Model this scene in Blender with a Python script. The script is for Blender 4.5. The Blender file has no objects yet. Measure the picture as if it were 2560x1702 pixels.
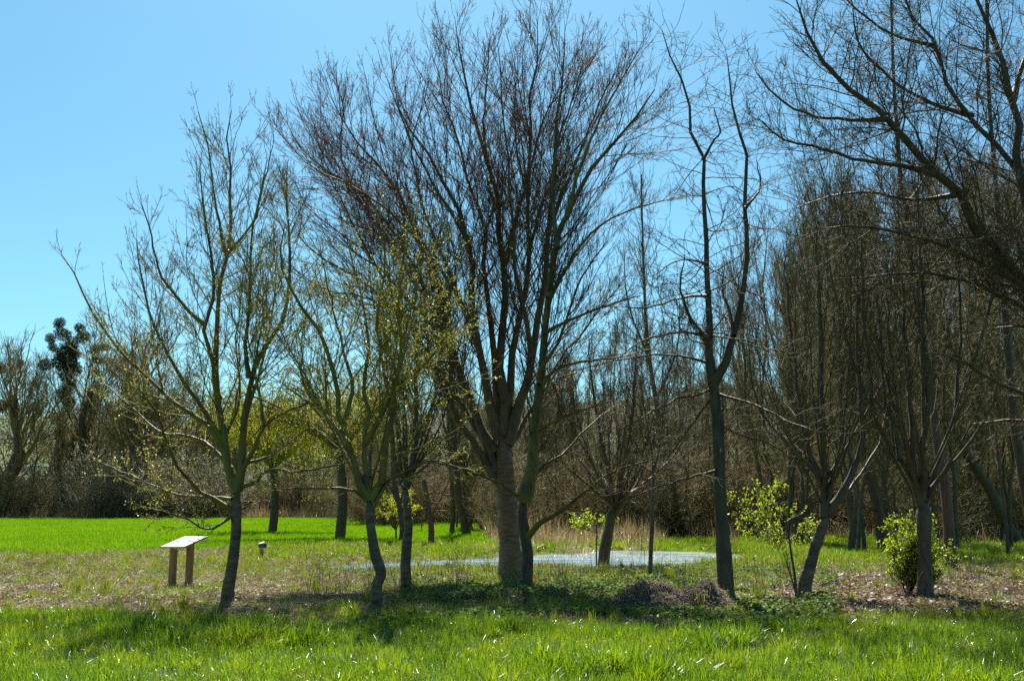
import bpy, math, random
import numpy as np
from mathutils import Vector

# ------------------------------------------------------------------ camera, sky, sun, exposure
SC = bpy.context.scene
COL = SC.collection
EYE = 1.6
PITCH = math.radians(8.84)
FPX = 2624.0            # focal length in pixels of the 2560 px wide photograph
cam_d = bpy.data.cameras.new('camera')
cam = bpy.data.objects.new('camera', cam_d); COL.objects.link(cam)
cam.location = (0, 0, EYE); cam.rotation_euler = (math.pi/2 + PITCH, 0, 0)
cam_d.sensor_width = 36; cam_d.lens = 36*FPX/2560; cam_d.clip_end = 3000; cam_d.clip_start = 0.1
SC.camera = cam

SUN_EL, SUN_AZ = math.radians(53), math.radians(-5)     # azimuth from +Y, clockwise
W = bpy.data.worlds.new('World'); SC.world = W; W.use_nodes = True
wn, wl = W.node_tree.nodes, W.node_tree.links
wn.clear()
sky = wn.new('ShaderNodeTexSky'); sky.sky_type = 'NISHITA'; sky.sun_disc = False
sky.sun_elevation = SUN_EL; sky.sun_rotation = SUN_AZ
sky.air_density = 1.0; sky.dust_density = 0.8; sky.ozone_density = 2.2
hs = wn.new('ShaderNodeHueSaturation'); hs.inputs['Saturation'].default_value = 1.0; hs.inputs['Value'].default_value = 1.0
hs.inputs['Hue'].default_value = 0.5
tint = wn.new('ShaderNodeMix'); tint.data_type = 'RGBA'; tint.blend_type = 'MULTIPLY'; tint.inputs[0].default_value = 1; tint.inputs[7].default_value = (.53, .93, .97, 1)
bg = wn.new('ShaderNodeBackground'); bg.inputs['Strength'].default_value = 0.055
wo = wn.new('ShaderNodeOutputWorld')
wl.new(sky.outputs[0], hs.inputs['Color']); wl.new(hs.outputs[0], tint.inputs[6]); wl.new(tint.outputs[2], bg.inputs['Color']); wl.new(bg.outputs[0], wo.inputs[0])

sun_d = bpy.data.lights.new('sun', 'SUN'); sun_d.energy = 5.0; sun_d.angle = math.radians(0.55); sun_d.color = (1, 0.95, 0.86)
sun = bpy.data.objects.new('sun', sun_d); COL.objects.link(sun)
sdir = Vector((math.sin(SUN_AZ)*math.cos(SUN_EL), math.cos(SUN_AZ)*math.cos(SUN_EL), math.sin(SUN_EL)))
sun.rotation_euler = (-sdir).to_track_quat('-Z', 'Y').to_euler()

SC.view_settings.view_transform = 'Standard'; SC.view_settings.look = 'None'
SC.view_settings.exposure = 1.4; SC.view_settings.gamma = 1; SC.view_settings.use_curve_mapping = False
SC.render.engine = 'CYCLES'
cy = SC.cycles
cy.max_bounces = 5; cy.diffuse_bounces = 2; cy.glossy_bounces = 2; cy.transmission_bounces = 3; cy.transparent_max_bounces = 4
cy.caustics_reflective = False; cy.caustics_refractive = False; cy.sample_clamp_indirect = 4
cy.use_denoising = False; cy.use_adaptive_sampling = True; cy.adaptive_threshold = 0.012

# ------------------------------------------------------------------ helpers
cp, sp_ = math.cos(PITCH), math.sin(PITCH)
def ray(u, v):
    a, b = (u-1280)/FPX, (851-v)/FPX
    return np.array([a, cp - b*sp_, sp_ + b*cp])
def G(u, v, z=0.0):                      # where the line of sight meets the level z
    d = ray(u, v); t = (z-EYE)/d[2]
    return np.array([d[0]*t, d[1]*t, z])
def P(u, v, Y):                          # the point on the line of sight at the distance Y
    d = ray(u, v); t = Y/d[1]
    return np.array([d[0]*t, Y, EYE + d[2]*t])

def hash2(ix, iy, s):
    n = (ix.astype(np.int64)*374761393 + iy.astype(np.int64)*668265263 + s*1442695041) & 0x7fffffff
    n = ((n ^ (n >> 13))*1274126177) & 0x7fffffff
    return ((n ^ (n >> 16)) & 0xffff)/65535.0
def vnoise(x, y, s=0):
    x = np.asarray(x, float); y = np.asarray(y, float)
    ix, iy = np.floor(x), np.floor(y); fx, fy = x-ix, y-iy
    fx = fx*fx*(3-2*fx); fy = fy*fy*(3-2*fy)
    a, b = hash2(ix, iy, s), hash2(ix+1, iy, s); c, d = hash2(ix, iy+1, s), hash2(ix+1, iy+1, s)
    return (a*(1-fx)+b*fx)*(1-fy) + (c*(1-fx)+d*fx)*fy
def fbm(x, y, s=0, o=3):
    r = 0; a = 1; t = 0
    for i in range(o):
        r = r + a*vnoise(x*2**i, y*2**i, s+i*7); t += a; a *= .5
    return r/t
def sstep(a, b, x):
    t = np.clip((x-a)/(b-a), 0, 1); return t*t*(3-2*t)

def setp(o, label=None, cat=None, group=None, kind=None):
    if label: o['label'] = label
    if cat: o['category'] = cat
    if group: o['group'] = group
    if kind: o['kind'] = kind
    return o
def link(name, data, mat=None, parent=None, smooth=True):
    o = bpy.data.objects.new(name, data); COL.objects.link(o)
    if mat is not None and data is not None: data.materials.append(mat)
    if parent is not None: o.parent = parent
    return o
def empty(name, loc, label, cat, group=None):
    o = bpy.data.objects.new(name, None); COL.objects.link(o); o.location = loc; o.empty_display_size = .2
    return setp(o, label, cat, group)

class MB:
    """collects vertices and faces (numpy blocks) for one mesh"""
    def __init__(s): s.v = []; s.q = []; s.t = []; s.n = 0
    def add(s, v, q=None, t=None):
        v = np.asarray(v, float).reshape(-1, 3)
        if q is not None and len(q): s.q.append(np.asarray(q).reshape(-1, 4)+s.n)
        if t is not None and len(t): s.t.append(np.asarray(t).reshape(-1, 3)+s.n)
        s.v.append(v); s.n += len(v)
    def tubes(s, Pt, R, S=3):
        N, K, _ = Pt.shape
        if N == 0: return
        T = np.gradient(Pt, axis=1); T /= np.linalg.norm(T, axis=2, keepdims=True)+1e-9
        m = Pt[:, -1]-Pt[:, 0]; m /= np.linalg.norm(m, axis=1, keepdims=True)+1e-9
        ref = np.where(np.abs(m[:, 2:3]) > .8, np.array([[1., 0.2, 0]]), np.array([[0., 0, 1.]]))[:, None, :]
        U = np.cross(T, ref); U /= np.linalg.norm(U, axis=2, keepdims=True)+1e-9
        V = np.cross(T, U)
        a = np.arange(S)*2*math.pi/S
        ring = Pt[:, :, None, :] + R[:, :, None, None]*(np.cos(a)[None, None, :, None]*U[:, :, None, :] + np.sin(a)[None, None, :, None]*V[:, :, None, :])
        i = np.arange(N)[:, None, None]*(K*S); k = np.arange(K-1)[None, :, None]*S; j = np.arange(S)[None, None, :]; j2 = (j+1) % S
        b = i+k
        q = np.stack([b+j, b+j2, b+S+j2, b+S+j], -1)
        s.add(ring, q)
    def box(s, c, sx, sy, sz, rz=0, ax=None):
        v = np.array([[x, y, z] for x in (-.5, .5) for y in (-.5, .5) for z in (-.5, .5)])*np.array([sx, sy, sz])
        if ax is None:
            ca, sa = math.cos(rz), math.sin(rz); M = np.array([[ca, -sa, 0], [sa, ca, 0], [0, 0, 1]])
        else: M = np.array(ax).T
        v = v@M.T + np.asarray(c)
        s.add(v, [[0, 1, 3, 2], [4, 6, 7, 5], [0, 4, 5, 1], [2, 3, 7, 6], [0, 2, 6, 4], [1, 5, 7, 3]])
    def mesh(s, name, smooth=True):
        me = bpy.data.meshes.new(name)
        v = np.concatenate(s.v) if s.v else np.zeros((0, 3))
        q = np.concatenate(s.q) if s.q else np.zeros((0, 4), int); t = np.concatenate(s.t) if s.t else np.zeros((0, 3), int)
        me.vertices.add(len(v)); me.vertices.foreach_set('co', v.astype(np.float32).ravel())
        nl = len(q)*4+len(t)*3
        me.loops.add(nl); me.loops.foreach_set('vertex_index', np.concatenate([q.ravel(), t.ravel()]).astype(np.int32))
        me.polygons.add(len(q)+len(t))
        ls = np.concatenate([np.arange(len(q))*4, len(q)*4+np.arange(len(t))*3]).astype(np.int32)
        me.polygons.foreach_set('loop_start', ls)
        me.polygons.foreach_set('use_smooth', np.full(len(q)+len(t), smooth))
        me.update(calc_edges=True)
        return me
    def obj(s, name, mat, parent=None, smooth=True, off=None):
        if off is not None: s.v = [x-np.asarray(off) for x in s.v]
        return link(name, s.mesh(name, smooth), mat, parent)

# ------------------------------------------------------------------ materials
def nmat(name):
    m = bpy.data.materials.new(name); m.use_nodes = True
    n = m.node_tree.nodes; n.clear(); out = n.new('ShaderNodeOutputMaterial')
    return m, n, m.node_tree.links, out
def ramp(n, stops):
    r = n.new('ShaderNodeValToRGB'); e = r.color_ramp.elements
    while len(e) < len(stops): e.new(.5)
    for el, (p, c) in zip(e, stops): el.position = p; el.color = (*c, 1)
    return r
def noise(n, l, scale, detail=3, vec=None, rough=.55):
    t = n.new('ShaderNodeTexNoise'); t.inputs['Scale'].default_value = scale; t.inputs['Detail'].default_value = detail
    t.inputs['Roughness'].default_value = rough
    if vec is not None: l.new(vec, t.inputs['Vector'])
    return t
def bark(name, c0, c1, moss=None, mossamt=.5, scale=(14, 14, 4), bump=.6, rough=.6, bands=False, spec=.5):
    m, n, l, out = nmat(name)
    tc = n.new('ShaderNodeTexCoord'); mp = n.new('ShaderNodeMapping'); mp.inputs['Scale'].default_value = scale
    l.new(tc.outputs['Object'], mp.inputs['Vector'])
    t = noise(n, l, 1.0, 5, mp.outputs[0])
    r = ramp(n, [(.3, c0), (.7, c1)]); l.new(t.outputs[0], r.inputs[0])
    colour = r.outputs[0]
    if moss is not None:
        t2 = noise(n, l, 2.2, 3, tc.outputs['Object']); r2 = ramp(n, [(1-mossamt-.1, (0, 0, 0)), (1-mossamt+.1, (1, 1, 1))]); l.new(t2.outputs[0], r2.inputs[0])
        mx = n.new('ShaderNodeMix'); mx.data_type = 'RGBA'; l.new(r2.outputs[0], mx.inputs[0]); l.new(colour, mx.inputs[6]); mx.inputs[7].default_value = (*moss, 1)
        colour = mx.outputs[2]
    p = n.new('ShaderNodeBsdfPrincipled'); l.new(colour, p.inputs['Base Color']); p.inputs['Roughness'].default_value = rough
    p.inputs['Specular IOR Level'].default_value = spec
    if bump:
        b = n.new('ShaderNodeBump'); b.inputs['Strength'].default_value = bump; b.inputs['Distance'].default_value = .03
        l.new(t.outputs[0], b.inputs['Height']); l.new(b.outputs[0], p.inputs['Normal'])
    l.new(p.outputs[0], out.inputs[0]); return m
def leaf(name, stops, trans=.5, gloss=.08, rough=.35, nscale=1.5, tcol=None):
    """a thin leaf or blade: diffuse front, light coming through, a little shine; colour varies per instance and place"""
    m, n, l, out = nmat(name)
    g = n.new('ShaderNodeNewGeometry'); oi = n.new('ShaderNodeObjectInfo')
    t = noise(n, l, nscale, 2, g.outputs['Position'])
    wn_ = n.new('ShaderNodeTexWhiteNoise'); wn_.noise_dimensions = '1D'; l.new(g.outputs['Random Per Island'], wn_.inputs['W'])
    a = n.new('ShaderNodeMath'); a.operation = 'MULTIPLY_ADD'; l.new(wn_.outputs['Value'], a.inputs[0]); a.inputs[1].default_value = .5
    s = n.new('ShaderNodeMath'); s.operation = 'MULTIPLY_ADD'; l.new(oi.outputs['Random'], s.inputs[0]); s.inputs[1].default_value = .3
    l.new(t.outputs[0], s.inputs[2]); sb = n.new('ShaderNodeMath'); sb.operation = 'SUBTRACT'; l.new(s.outputs[0], sb.inputs[0]); sb.inputs[1].default_value = .4
    l.new(sb.outputs[0], a.inputs[2])
    r = ramp(n, stops); l.new(a.outputs[0], r.inputs[0])
    df = n.new('ShaderNodeBsdfDiffuse'); l.new(r.outputs[0], df.inputs[0])
    tr = n.new('ShaderNodeBsdfTranslucent')
    if tcol:
        mx = n.new('ShaderNodeMix'); mx.data_type = 'RGBA'; mx.blend_type = 'MULTIPLY'; mx.inputs[0].default_value = 1
        l.new(r.outputs[0], mx.inputs[6]); mx.inputs[7].default_value = (*tcol, 1); l.new(mx.outputs[2], tr.inputs[0])
    else: l.new(r.outputs[0], tr.inputs[0])
    m1 = n.new('ShaderNodeMixShader'); m1.inputs[0].default_value = trans; l.new(df.outputs[0], m1.inputs[1]); l.new(tr.outputs[0], m1.inputs[2])
    gl = n.new('ShaderNodeBsdfGlossy'); gl.inputs['Roughness'].default_value = rough; gl.inputs[0].default_value = (.9, .95, 1, 1)
    m2 = n.new('ShaderNodeMixShader'); m2.inputs[0].default_value = gloss; l.new(m1.outputs[0], m2.inputs[1]); l.new(gl.outputs[0], m2.inputs[2])
    l.new(m2.outputs[0], out.inputs[0]); return m

M = {}
M['bark_grey'] = bark('bark_grey', (.030, .019, .008), (.12, .082, .042), (.095, .085, .012), .38)
M['bark_moss'] = bark('bark_moss', (.040, .029, .008), (.135, .105, .027), (.16, .135, .01), .5)
M['bark_ring'] = bark('bark_ring', (.022, .014, .006), (.18, .125, .068), (.095, .08, .01), .35, (5, 5, 13), .9)
M['bark_cherry'] = bark('bark_cherry', (.075, .042, .02), (.22, .14, .075), (.11, .09, .028), .3, (5, 5, 15), .8, .6)
M['bark_limb'] = bark('bark_limb', (.045, .03, .015), (.135, .093, .05), (.13, .112, .022), .4, (9, 9, 6), .6, .6)
M['bark_dark'] = bark('bark_dark', (.02, .013, .006), (.10, .066, .032), (.07, .062, .010), .38, (11, 11, 3.5), .9)
M['bark_red'] = bark('bark_red', (.045, .022, .012), (.14, .075, .04), (.065, .056, .012), .3)
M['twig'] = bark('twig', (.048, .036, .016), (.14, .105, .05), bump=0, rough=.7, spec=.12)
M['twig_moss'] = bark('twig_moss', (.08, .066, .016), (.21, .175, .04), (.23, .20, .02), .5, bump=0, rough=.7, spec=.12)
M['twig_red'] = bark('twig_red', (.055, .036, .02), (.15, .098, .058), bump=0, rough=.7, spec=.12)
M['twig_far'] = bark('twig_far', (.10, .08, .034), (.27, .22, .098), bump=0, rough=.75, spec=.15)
M['bramble'] = bark('bramble', (.12, .094, .042), (.31, .245, .12), (.21, .20, .062), .35, (.6, .6, .6), bump=0, rough=.75, spec=.15)
M['bud_green'] = leaf('bud_green', [(0, (.26, .26, .02)), (.5, (.42, .40, .04)), (1, (.50, .42, .12))], .5, .05)
M['bud_pale'] = leaf('bud_pale', [(0, (.36, .30, .12)), (.5, (.50, .45, .20)), (1, (.40, .36, .10))], .5, .06)
M['bud_red'] = leaf('bud_red', [(0, (.20, .06, .03)), (.5, (.30, .10, .05)), (1, (.30, .16, .07))], .4, .04)
M['leaf_spring'] = leaf('leaf_spring', [(0, (.22, .30, .012)), (.5, (.34, .42, .015)), (1, (.42, .46, .02))], .65, .05)
M['leaf_hedge'] = leaf('leaf_hedge', [(0, (.05, .11, .01)), (.5, (.11, .20, .015)), (1, (.22, .30, .02))], .5, .05)
M['leaf_willow'] = leaf('leaf_willow', [(0, (.24, .26, .012)), (.5, (.36, .37, .015)), (1, (.46, .44, .02))], .6, .04)
M['mistletoe'] = leaf('mistletoe', [(0, (.02, .032, .008)), (.5, (.045, .06, .014)), (1, (.09, .09, .025))], .35, .03)
M['grass_lush'] = leaf('grass_lush', [(0, (.04, .09, .008)), (.3, (.085, .175, .006)), (.65, (.15, .255, .006)), (1, (.29, .34, .018))], .62, .035, .3, 1.1, (1.2, 1.1, .6))
M['grass_mid'] = leaf('grass_mid', [(0, (.06, .09, .006)), (.4, (.16, .21, .008)), (.75, (.27, .29, .012)), (1, (.40, .32, .05))], .6, .03, .4, .8)
M['grass_field'] = leaf('grass_field', [(0, (.075, .19, .002)), (.5, (.145, .29, .002)), (1, (.23, .37, .006))], .6, .02, .4, .22)
M['grass_dry'] = leaf('grass_dry', [(0, (.14, .10, .04)), (.4, (.34, .25, .11)), (.75, (.54, .43, .23)), (1, (.44, .27, .10))], .4, .05, .45, .9)
M['reed'] = leaf('reed', [(0, (.15, .095, .035)), (.5, (.29, .205, .085)), (1, (.40, .31, .15))], .35, .06, .4, .3)
M['straw_grey'] = leaf('straw_grey', [(0, (.10, .075, .045)), (.5, (.28, .21, .13)), (1, (.48, .39, .26))], .25, .04, .4, 1.5)
M['litter'] = leaf('litter', [(0, (.05, .03, .014)), (.4, (.15, .095, .045)), (.7, (.30, .21, .12)), (1, (.48, .38, .25))], .3, .03, .4, 1.2)
M['litter_orange'] = leaf('litter_orange', [(0, (.30, .08, .02)), (1, (.45, .14, .03))], .5, .05)
M['herb'] = leaf('herb', [(0, (.04, .085, .012)), (.5, (.09, .16, .02)), (1, (.20, .28, .03))], .55, .02, .5, 1.2)

# ------------------------------------------------------------------ land: pond outline, height, cover
pond_px = [(770, 1425), (860, 1413), (950, 1409), (1030, 1405), (1153, 1400), (1245, 1395), (1326, 1389), (1388, 1385), (1485, 1379), (1560, 1377),
           (1640, 1378), (1740, 1380), (1815, 1386), (1880, 1393), (1850, 1403), (1790, 1409), (1720, 1415), (1660, 1421), (1610, 1426), (1560, 1428),
           (1500, 1422), (1423, 1418), (1326, 1419), (1245, 1423), (1120, 1423), (1025, 1424), (930, 1428), (850, 1431)]
WZ = -0.14
pond = np.array([G(u, v, WZ)[:2] for u, v in pond_px])
def seg_sd(x, y, poly):
    a = poly; b = np.roll(poly, -1, 0)
    d = np.full(x.shape, 1e9); ins = np.zeros(x.shape, bool)
    for (ax, ay), (bx, by) in zip(a, b):
        ex, ey = bx-ax, by-ay; t = np.clip(((x-ax)*ex+(y-ay)*ey)/(ex*ex+ey*ey), 0, 1)
        d = np.minimum(d, np.hypot(x-ax-t*ex, y-ay-t*ey))
        c = ((ay > y) != (by > y)) & (x < (bx-ax)*(y-ay)/(by-ay+1e-12)+ax); ins ^= c
    return np.where(ins, -d, d)
def pond_sd(x, y):
    x = np.asarray(x, float); y = np.asarray(y, float)
    r = np.full(x.shape, 99.0)
    m = (y > 18) & (y < 50) & (np.abs(x) < 24)
    if m.any(): r[m] = seg_sd(x[m], y[m], pond)
    return r
def height(x, y):
    x = np.asarray(x, float); y = np.asarray(y, float)
    h = (fbm(x*2.6, y*2.6, 8, 3)-.5)*.16*sstep(14, 15.5, y)*sstep(22, 18, y)*sstep(-.08, -.16, x/np.maximum(y, 1)) + (fbm(x*.35, y*.35, 3)-.5)*.12*sstep(8, 14, y)*(1-sstep(120, 160, y)*.5) + (fbm(x*1.6, y*1.6, 5, 2)-.5)*.05
    sd = pond_sd(x, y) + (vnoise(x*1.3, y*1.3, 9)-.5)*.5*sstep(1.5, 0, np.abs(pond_sd(x, y)))
    w = sstep(1.6, 0.2, sd)
    h = h*(1-w) + WZ*w - .35*sstep(0, -1.2, sd)
    t = sstep(135, 420, y)
    h = h + t*(35+4*np.sin(x*.008+1)+3*np.sin(x*.021)) 
    return h
def hz(x, y): return float(height(np.array([x]), np.array([y]))[0])

def cover(x, y):
    """what grows where: lush lawn, field, dry grass, leaf litter, bare soil"""
    x = np.asarray(x, float); y = np.asarray(y, float)
    n1 = fbm(x*.5, y*.5, 11); n2 = fbm(x*1.4, y*1.4, 21); n3 = fbm(x*.22, y*.22, 31)
    ux = x/np.maximum(y, 1)                       # bearing
    lawn_edge = 14.2 + (n1-.5)*2.2 - 1.0*sstep(-.1, .15, ux) + .3*sstep(.1, .4, ux)
    lawn_edge = np.where(ux < -.33, 14.9+(n1-.5)*.8, lawn_edge)
    lawn = sstep(.9, -.5, y-lawn_edge)
    fe = 33.5 + 3.5*sstep(-.45, -.3, ux) + 4*sstep(-.3, -.2, ux) + 2.5*sstep(-.2, -.1, ux) + (n1-.5)*2.5
    field = sstep(-.3, .6, y-fe)*sstep(.02, -.02, ux-(-.005))
    rgrass = sstep(28, 33, y+(n1-.5)*6)*sstep(.10, .2, ux)          # bright grass before the wood
    field = np.maximum(field, 0)
    litter = sstep(.20, .27, ux+(n1-.5)*.12)*sstep(15.3, 16.4, y+(n2-.5)*1.5)*sstep(27.5, 23.5, y+(n1-.5)*5)
    litter = np.maximum(litter, .8*sstep(.31, .40, ux+(n1-.5)*.1)*sstep(15, 17, y)*sstep(34, 27, y))
    wood = sstep(46, 52, y+(n1-.5)*4)*sstep(.0, .06, ux+.02)
    wood = np.maximum(wood, sstep(106, 110, y))*sstep(240, 150, y)
    dry = sstep(15, 16.6, y)*sstep(.0, -.06, ux-.0)*(1-field)
    mid_green = sstep(.45, .7, n1)*.7
    dry = dry*(1-mid_green*.6)
    patch = sstep(.52, .66, n2*.5+n3*.5)*sstep(13, 15, y)*(1-field)*(1-lawn)
    soil = sstep(.47, .56, fbm(x*1.1+7, y*2.2, 41))*sstep(14.4, 15.2, y)*(1-field)*sstep(26, 20, y)
    dry = np.maximum(dry, patch*.8*sstep(.22, .1, ux))
    return dict(lawn=lawn, field=field, litter=litter, wood=wood, dry=np.clip(dry, 0, 1), soil=soil, rgrass=rgrass, n1=n1, n2=n2)

# ground sheet
xs = np.concatenate([-np.geomspace(400, 20.4, 40), np.arange(-20, 20.01, .28), np.geomspace(20.4, 400, 40)])
ys = np.concatenate([np.linspace(-30, 6, 10), np.arange(7, 44, .28), np.geomspace(44.3, 150, 60), np.linspace(155, 900, 60)])
X, Y = np.meshgrid(xs, ys); Z = height(X, Y)
gm = MB(); nx, ny = len(xs), len(ys)
i, j = np.meshgrid(np.arange(ny-1), np.arange(nx-1), indexing='ij'); b = i*nx+j
gm.add(np.stack([X, Y, Z], -1), np.stack([b, b+1, b+nx+1, b+nx], -1))
me = gm.mesh('ground')
cv = cover(X.ravel(), Y.ravel())
col = np.tile(np.array([.09, .105, .02]), (nx*ny, 1))
nn = fbm(X.ravel()*2.2, Y.ravel()*2.2, 77)[:, None]
def blend(c, w): 
    global col
    w = np.clip(w, 0, 1)[:, None]; col = col*(1-w)+np.array(c)*w
blend((.20, .155, .06), cv['dry']*.85)
blend((.035, .024, .014), cv['soil'])
blend((.05, .08, .012), cv['lawn'])
blend((.10, .20, .01), cv['rgrass'])
blend((.065, .045, .024), cv['litter'])
blend((.15, .20, .005), cv['field'])
blend((.07, .05, .035), cv['wood'])
hill = sstep(150, 220, Y.ravel())
fld = vnoise(X.ravel()*.016, Y.ravel()*.03, 55)
blend((.03, .052, .014), hill); blend((.03, .03, .016), hill*(fld > .5)); blend((.045, .085, .018), hill*(fld < .3))
sdv = pond_sd(X.ravel(), Y.ravel()); blend((.05, .045, .03), sstep(.5, .0, sdv))
col = col*(.75+.5*nn)
ca = me.color_attributes.new('cover', 'FLOAT_COLOR', 'POINT')
ca.data.foreach_set('color', np.concatenate([col, np.ones((len(col), 1))], 1).astype(np.float32).ravel())
m, n, l, out = nmat('ground_cover')
at = n.new('ShaderNodeAttribute'); at.attribute_name = 'cover'
g = n.new('ShaderNodeNewGeometry'); t = noise(n, l, 9, 6, g.outputs['Position'], .7)
r = ramp(n, [(.3, (.45, .42, .4)), (.7, (1.5, 1.45, 1.3))]); l.new(t.outputs[0], r.inputs[0])
mx = n.new('ShaderNodeMix'); mx.data_type = 'RGBA'; mx.blend_type = 'MULTIPLY'; mx.inputs[0].default_value = 1
l.new(at.outputs[0], mx.inputs[6]); l.new(r.outputs[0], mx.inputs[7])
p = n.new('ShaderNodeBsdfPrincipled'); p.inputs['Roughness'].default_value = .9; p.inputs['Specular IOR Level'].default_value = .2
l.new(mx.outputs[2], p.inputs['Base Color']); bp = n.new('ShaderNodeBump'); bp.inputs['Strength'].default_value = .8; bp.inputs['Distance'].default_value = .06
l.new(t.outputs[0], bp.inputs['Height']); l.new(bp.outputs[0], p.inputs['Normal']); l.new(p.outputs[0], out.inputs[0])
setp(link('ground', me, m), kind='structure')

# pond water: one sheet at the water level, the banks rise through it
pm = MB()
gx = np.arange(pond[:, 0].min()-1.5, pond[:, 0].max()+1.5, .35); gy = np.arange(pond[:, 1].min()-1.5, pond[:, 1].max()+1.5, .35)
GX, GY = np.meshgrid(gx, gy)
pm.add(np.stack([GX, GY, np.full(GX.shape, WZ+.004)], -1), None)
i, j = np.meshgrid(np.arange(len(gy)-1), np.arange(len(gx)-1), indexing='ij'); b = (i*len(gx)+j)
keep = seg_sd(GX[:-1, :-1], GY[:-1, :-1], pond) < .9
pm.q.append(np.stack([b, b+1, b+len(gx)+1, b+len(gx)], -1)[keep])
m, n, l, out = nmat('pond_water')
g = n.new('ShaderNodeNewGeometry'); mp = n.new('ShaderNodeMapping'); mp.inputs['Scale'].default_value = (.5, 2.2, 1); l.new(g.outputs['Position'], mp.inputs[0])
t1 = noise(n, l, 5, 2.5, mp.outputs[0], .55); t2 = noise(n, l, 1.1, 4, mp.outputs[0], .6)
r2 = ramp(n, [(.40, (.03, .085, .15)), (.62, (.22, .27, .24))]);  # sky reflection painted into the blue base colour, with paler streaks
mpx = n.new('ShaderNodeSeparateXYZ'); l.new(g.outputs['Position'], mpx.inputs[0])
ad = n.new('ShaderNodeMath'); ad.operation = 'MULTIPLY_ADD'; l.new(mpx.outputs[0], ad.inputs[0]); ad.inputs[1].default_value = .012; l.new(t2.outputs[0], ad.inputs[2])
l.new(ad.outputs[0], r2.inputs[0])
p = n.new('ShaderNodeBsdfPrincipled'); p.inputs['Roughness'].default_value = .24; p.inputs['Specular IOR Level'].default_value = .5; p.inputs['IOR'].default_value = 1.333
l.new(r2.outputs[0], p.inputs['Base Color'])
bp = n.new('ShaderNodeBump'); bp.inputs['Strength'].default_value = .6; bp.inputs['Distance'].default_value = .05
l.new(t1.outputs[0], bp.inputs['Height']); l.new(bp.outputs[0], p.inputs['Normal']); l.new(p.outputs[0], out.inputs[0])
setp(pm.obj('pond_water', m), kind='structure')

# ------------------------------------------------------------------ growing branches
def resample(pts, K):
    pts = np.asarray(pts, float)
    if len(pts) == 2: pts = np.array([pts[0], (pts[0]+pts[1])/2, pts[1]])
    q = np.concatenate([[2*pts[0]-pts[1]], pts, [2*pts[-1]-pts[-2]]])
    fine = []
    for i in range(len(pts)-1):
        p0, p1, p2, p3 = q[i:i+4]
        for t in np.linspace(0, 1, 8, endpoint=False):
            fine.append(.5*((2*p1)+(-p0+p2)*t+(2*p0-5*p1+4*p2-p3)*t*t+(-p0+3*p1-3*p2+p3)*t**3))
    fine.append(pts[-1]); fine = np.array(fine)
    s = np.concatenate([[0], np.cumsum(np.linalg.norm(np.diff(fine, axis=0), axis=1))])
    t = np.linspace(0, s[-1], K)
    return np.stack([np.interp(t, s, fine[:, c]) for c in range(3)], 1)

def children(Pt, R, rng, dens, t0, ratio, lo, hi, ang, angsd, up, wan, K, rr, rtip, t1=.98, shape=.68, flat=0, end=True, thick=.0048):
    N, Kp, _ = Pt.shape
    seg = np.linalg.norm(np.diff(Pt, axis=1), axis=2); L = seg.sum(1)
    cnt = np.maximum(1, rng.poisson(dens*L*(t1-t0))).astype(int)
    pid = np.repeat(np.arange(N), cnt); M_ = len(pid)
    t = t0 + (t1-t0)*rng.random(M_)**.85
    if end:                                   # the tip goes on as a few shoots
        pid = np.concatenate([pid, np.arange(N)]); t = np.concatenate([t, np.full(N, .995)]); M_ = len(pid)
    f = t*(Kp-1); k = np.minimum(f.astype(int), Kp-2); fr = (f-k)[:, None]
    p0 = Pt[pid, k]; p1 = Pt[pid, k+1]; pos = p0*(1-fr)+p1*fr
    T = p1-p0; T /= np.linalg.norm(T, axis=1, keepdims=True)+1e-9
    rad = R[pid, k]*(1-fr[:, 0])+R[pid, k+1]*fr[:, 0]
    rv = rng.normal(size=(M_, 3)); 
    if flat: rv[:, 2] *= (1-flat)
    pr = rv-(rv*T).sum(1, keepdims=True)*T; pr /= np.linalg.norm(pr, axis=1, keepdims=True)+1e-9
    a = np.radians(np.clip(rng.normal(ang, angsd, M_), 8, 110)); a = np.where(t > .99, a*.3, a)[:, None]
    d = np.cos(a)*T+np.sin(a)*pr
    ln = np.clip(L[pid]*ratio*(1-shape*t)*rng.uniform(.6, 1.35, M_), lo, hi)
    ln = np.minimum(ln, (1-t)*L[pid]*.75+max(lo, .28)*rng.uniform(.7, 1.3, M_))
    ln = np.where(t > .99, np.minimum(ln, lo+(hi-lo)*.25), ln)
    out = np.zeros((M_, K, 3)); out[:, 0] = pos; step = (ln/(K-1))[:, None]
    upv = np.array([[0, 0, 1.]])
    for q in range(1, K):
        d = d + upv*up/(K-1) + rng.normal(size=(M_, 3))*wan/math.sqrt(K-1)
        d /= np.linalg.norm(d, axis=1, keepdims=True)+1e-9
        out[:, q] = out[:, q-1]+d*step
    r0 = np.clip(np.minimum(rad*rr, .002+ln*thick), rtip, None)
    tt = np.linspace(0, 1, K)[None, :]
    Rn = r0[:, None]*(1-tt)**.9 + rtip*tt
    return out, Rn

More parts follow.
